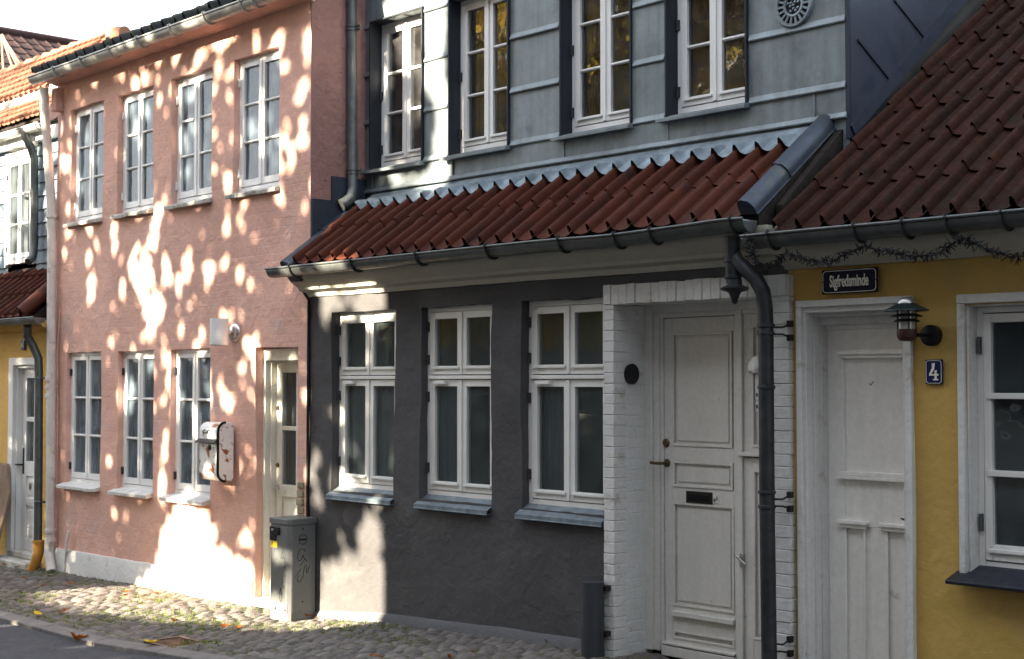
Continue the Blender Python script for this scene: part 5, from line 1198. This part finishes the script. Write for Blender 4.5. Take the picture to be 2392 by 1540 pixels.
def depth(u, v, sz):
    a0, b0 = int(math.floor(u/.2)), int(math.floor(v/.2))
    for a in (a0-1, a0, a0+1):
        for b_ in (b0-1, b0, b0+1):
            for (hu, hv, hr) in HG.get((a, b_), ()):
                if (hu-u)**2+(hv-v)**2 < (hr+sz*.36)**2: return 0
    d = 5.2; op = 0
    for (a, b_, ra, rb, s) in gaps:
        q = ((u-a)/ra)**2+((v-b_)/rb)**2
        if q < 7: op += s*exp(-q*.55)
    thr = .52+.42*nz(u, v*.7, 2.2, 6.5)
    if op > thr: return 0 if op > thr+.15 else d*.4
    return d
def tree(name, label, trunk, crown_pts, hgt):
    t = empty(name, (trunk[0], trunk[1], gz(trunk[0])), label, 'tree', 'autumn trees across the street')
    b = MB(); z0 = gz(trunk[0])-.1
    b.tube([(trunk[0]+.1*sin(k), trunk[1]+.08*cos(k*1.3), z0+hgt*k/8) for k in range(9)], .2, 12, rs=[.34-.032*k for k in range(9)]); b.build('trunk', 'wood', t, smooth=True)
    for k in range(16):
        a = U(0, 6.28); z = z0+hgt*U(.58, .95); l_ = U(1.4, 3.4); b = MB()
        p0 = Vector((trunk[0], trunk[1], z)); pts = [p0]
        for j in range(4): pts.append(pts[-1]+Vector((cos(a)*l_/4+U(-.1, .1), sin(a)*l_/4*.8+U(-.1, .1), l_/4*U(.3, .7))))
        b.tube(pts, .05, 7, rs=[.08, .06, .045, .03, .015]); b.build('limb', 'wood', t, smooth=True)
    c = MB()
    for (p, sz) in crown_pts:
        n1 = Vector((U(-1, 1), U(-1, 1), U(-1, 1))).normalized(); n2 = n1.cross(Vector((U(-1, 1), U(-1, 1), U(-1, 1)))).normalized(); n3 = n1.cross(n2)
        o_ = len(c.v)
        for (a, b_, h) in ((-.6, 0, 0), (-.1, -.42, .1), (.45, -.22, .05), (.62, 0, -.05), (.45, .22, .05), (-.1, .42, .1)): c.v.append(tuple(p+n1*a*sz+n2*b_*sz+n3*h*sz))
        c.f.append(tuple(o_+i for i in range(6)))
    c.build('crown', 'leaf', t); return t
A_l = .62*.134*.134*.5     # mean shadow area of a leaf
u0, u1, v0, v1 = -18.5, -8.0, -1.3, 6.9
ptsA, ptsB = [], []
N = int((u1-u0)*(v1-v0)*5.2/A_l)
rnd = random.Random(11)
for k in range(N):
    u = rnd.uniform(u0, u1); v = rnd.uniform(v0, v1)
    sz = rnd.uniform(.10, .165)
    if rnd.random()*5.2 > depth(u, v, sz): continue
    t = rnd.uniform(9.75, 11.8); p = Vector((u, 6.6, v))+SUN*t
    if p.x > bx0-.02 and p.y < -2.1: continue
    (ptsA if p.x > -15.2+rnd.uniform(-.8, .8) else ptsB).append((p, sz))
for k in range(16000):   # the far side of the crowns
    p = Vector((rnd.gauss(-20, 3.2), rnd.uniform(-14, -6.5), rnd.gauss(7.5, 2.6)))
    uv_ = to_uv(p)
    if p.z > 3.2 and (uv_[0] < -18.6 or uv_[1] > 7.2): (ptsB if p.x > -21 else ptsA).append((p, rnd.uniform(.18, .3)))
print('leaves', len(ptsA), len(ptsB))
tree('autumn_tree', 'yellowing broad tree beside the tall building across the street', (-14.9, -3.3, 0), ptsA, 9.)
tree('autumn_tree', 'yellowing tree farther left behind the added wall across the street', (-17.8, -3.8, 0), ptsB, 9.5)
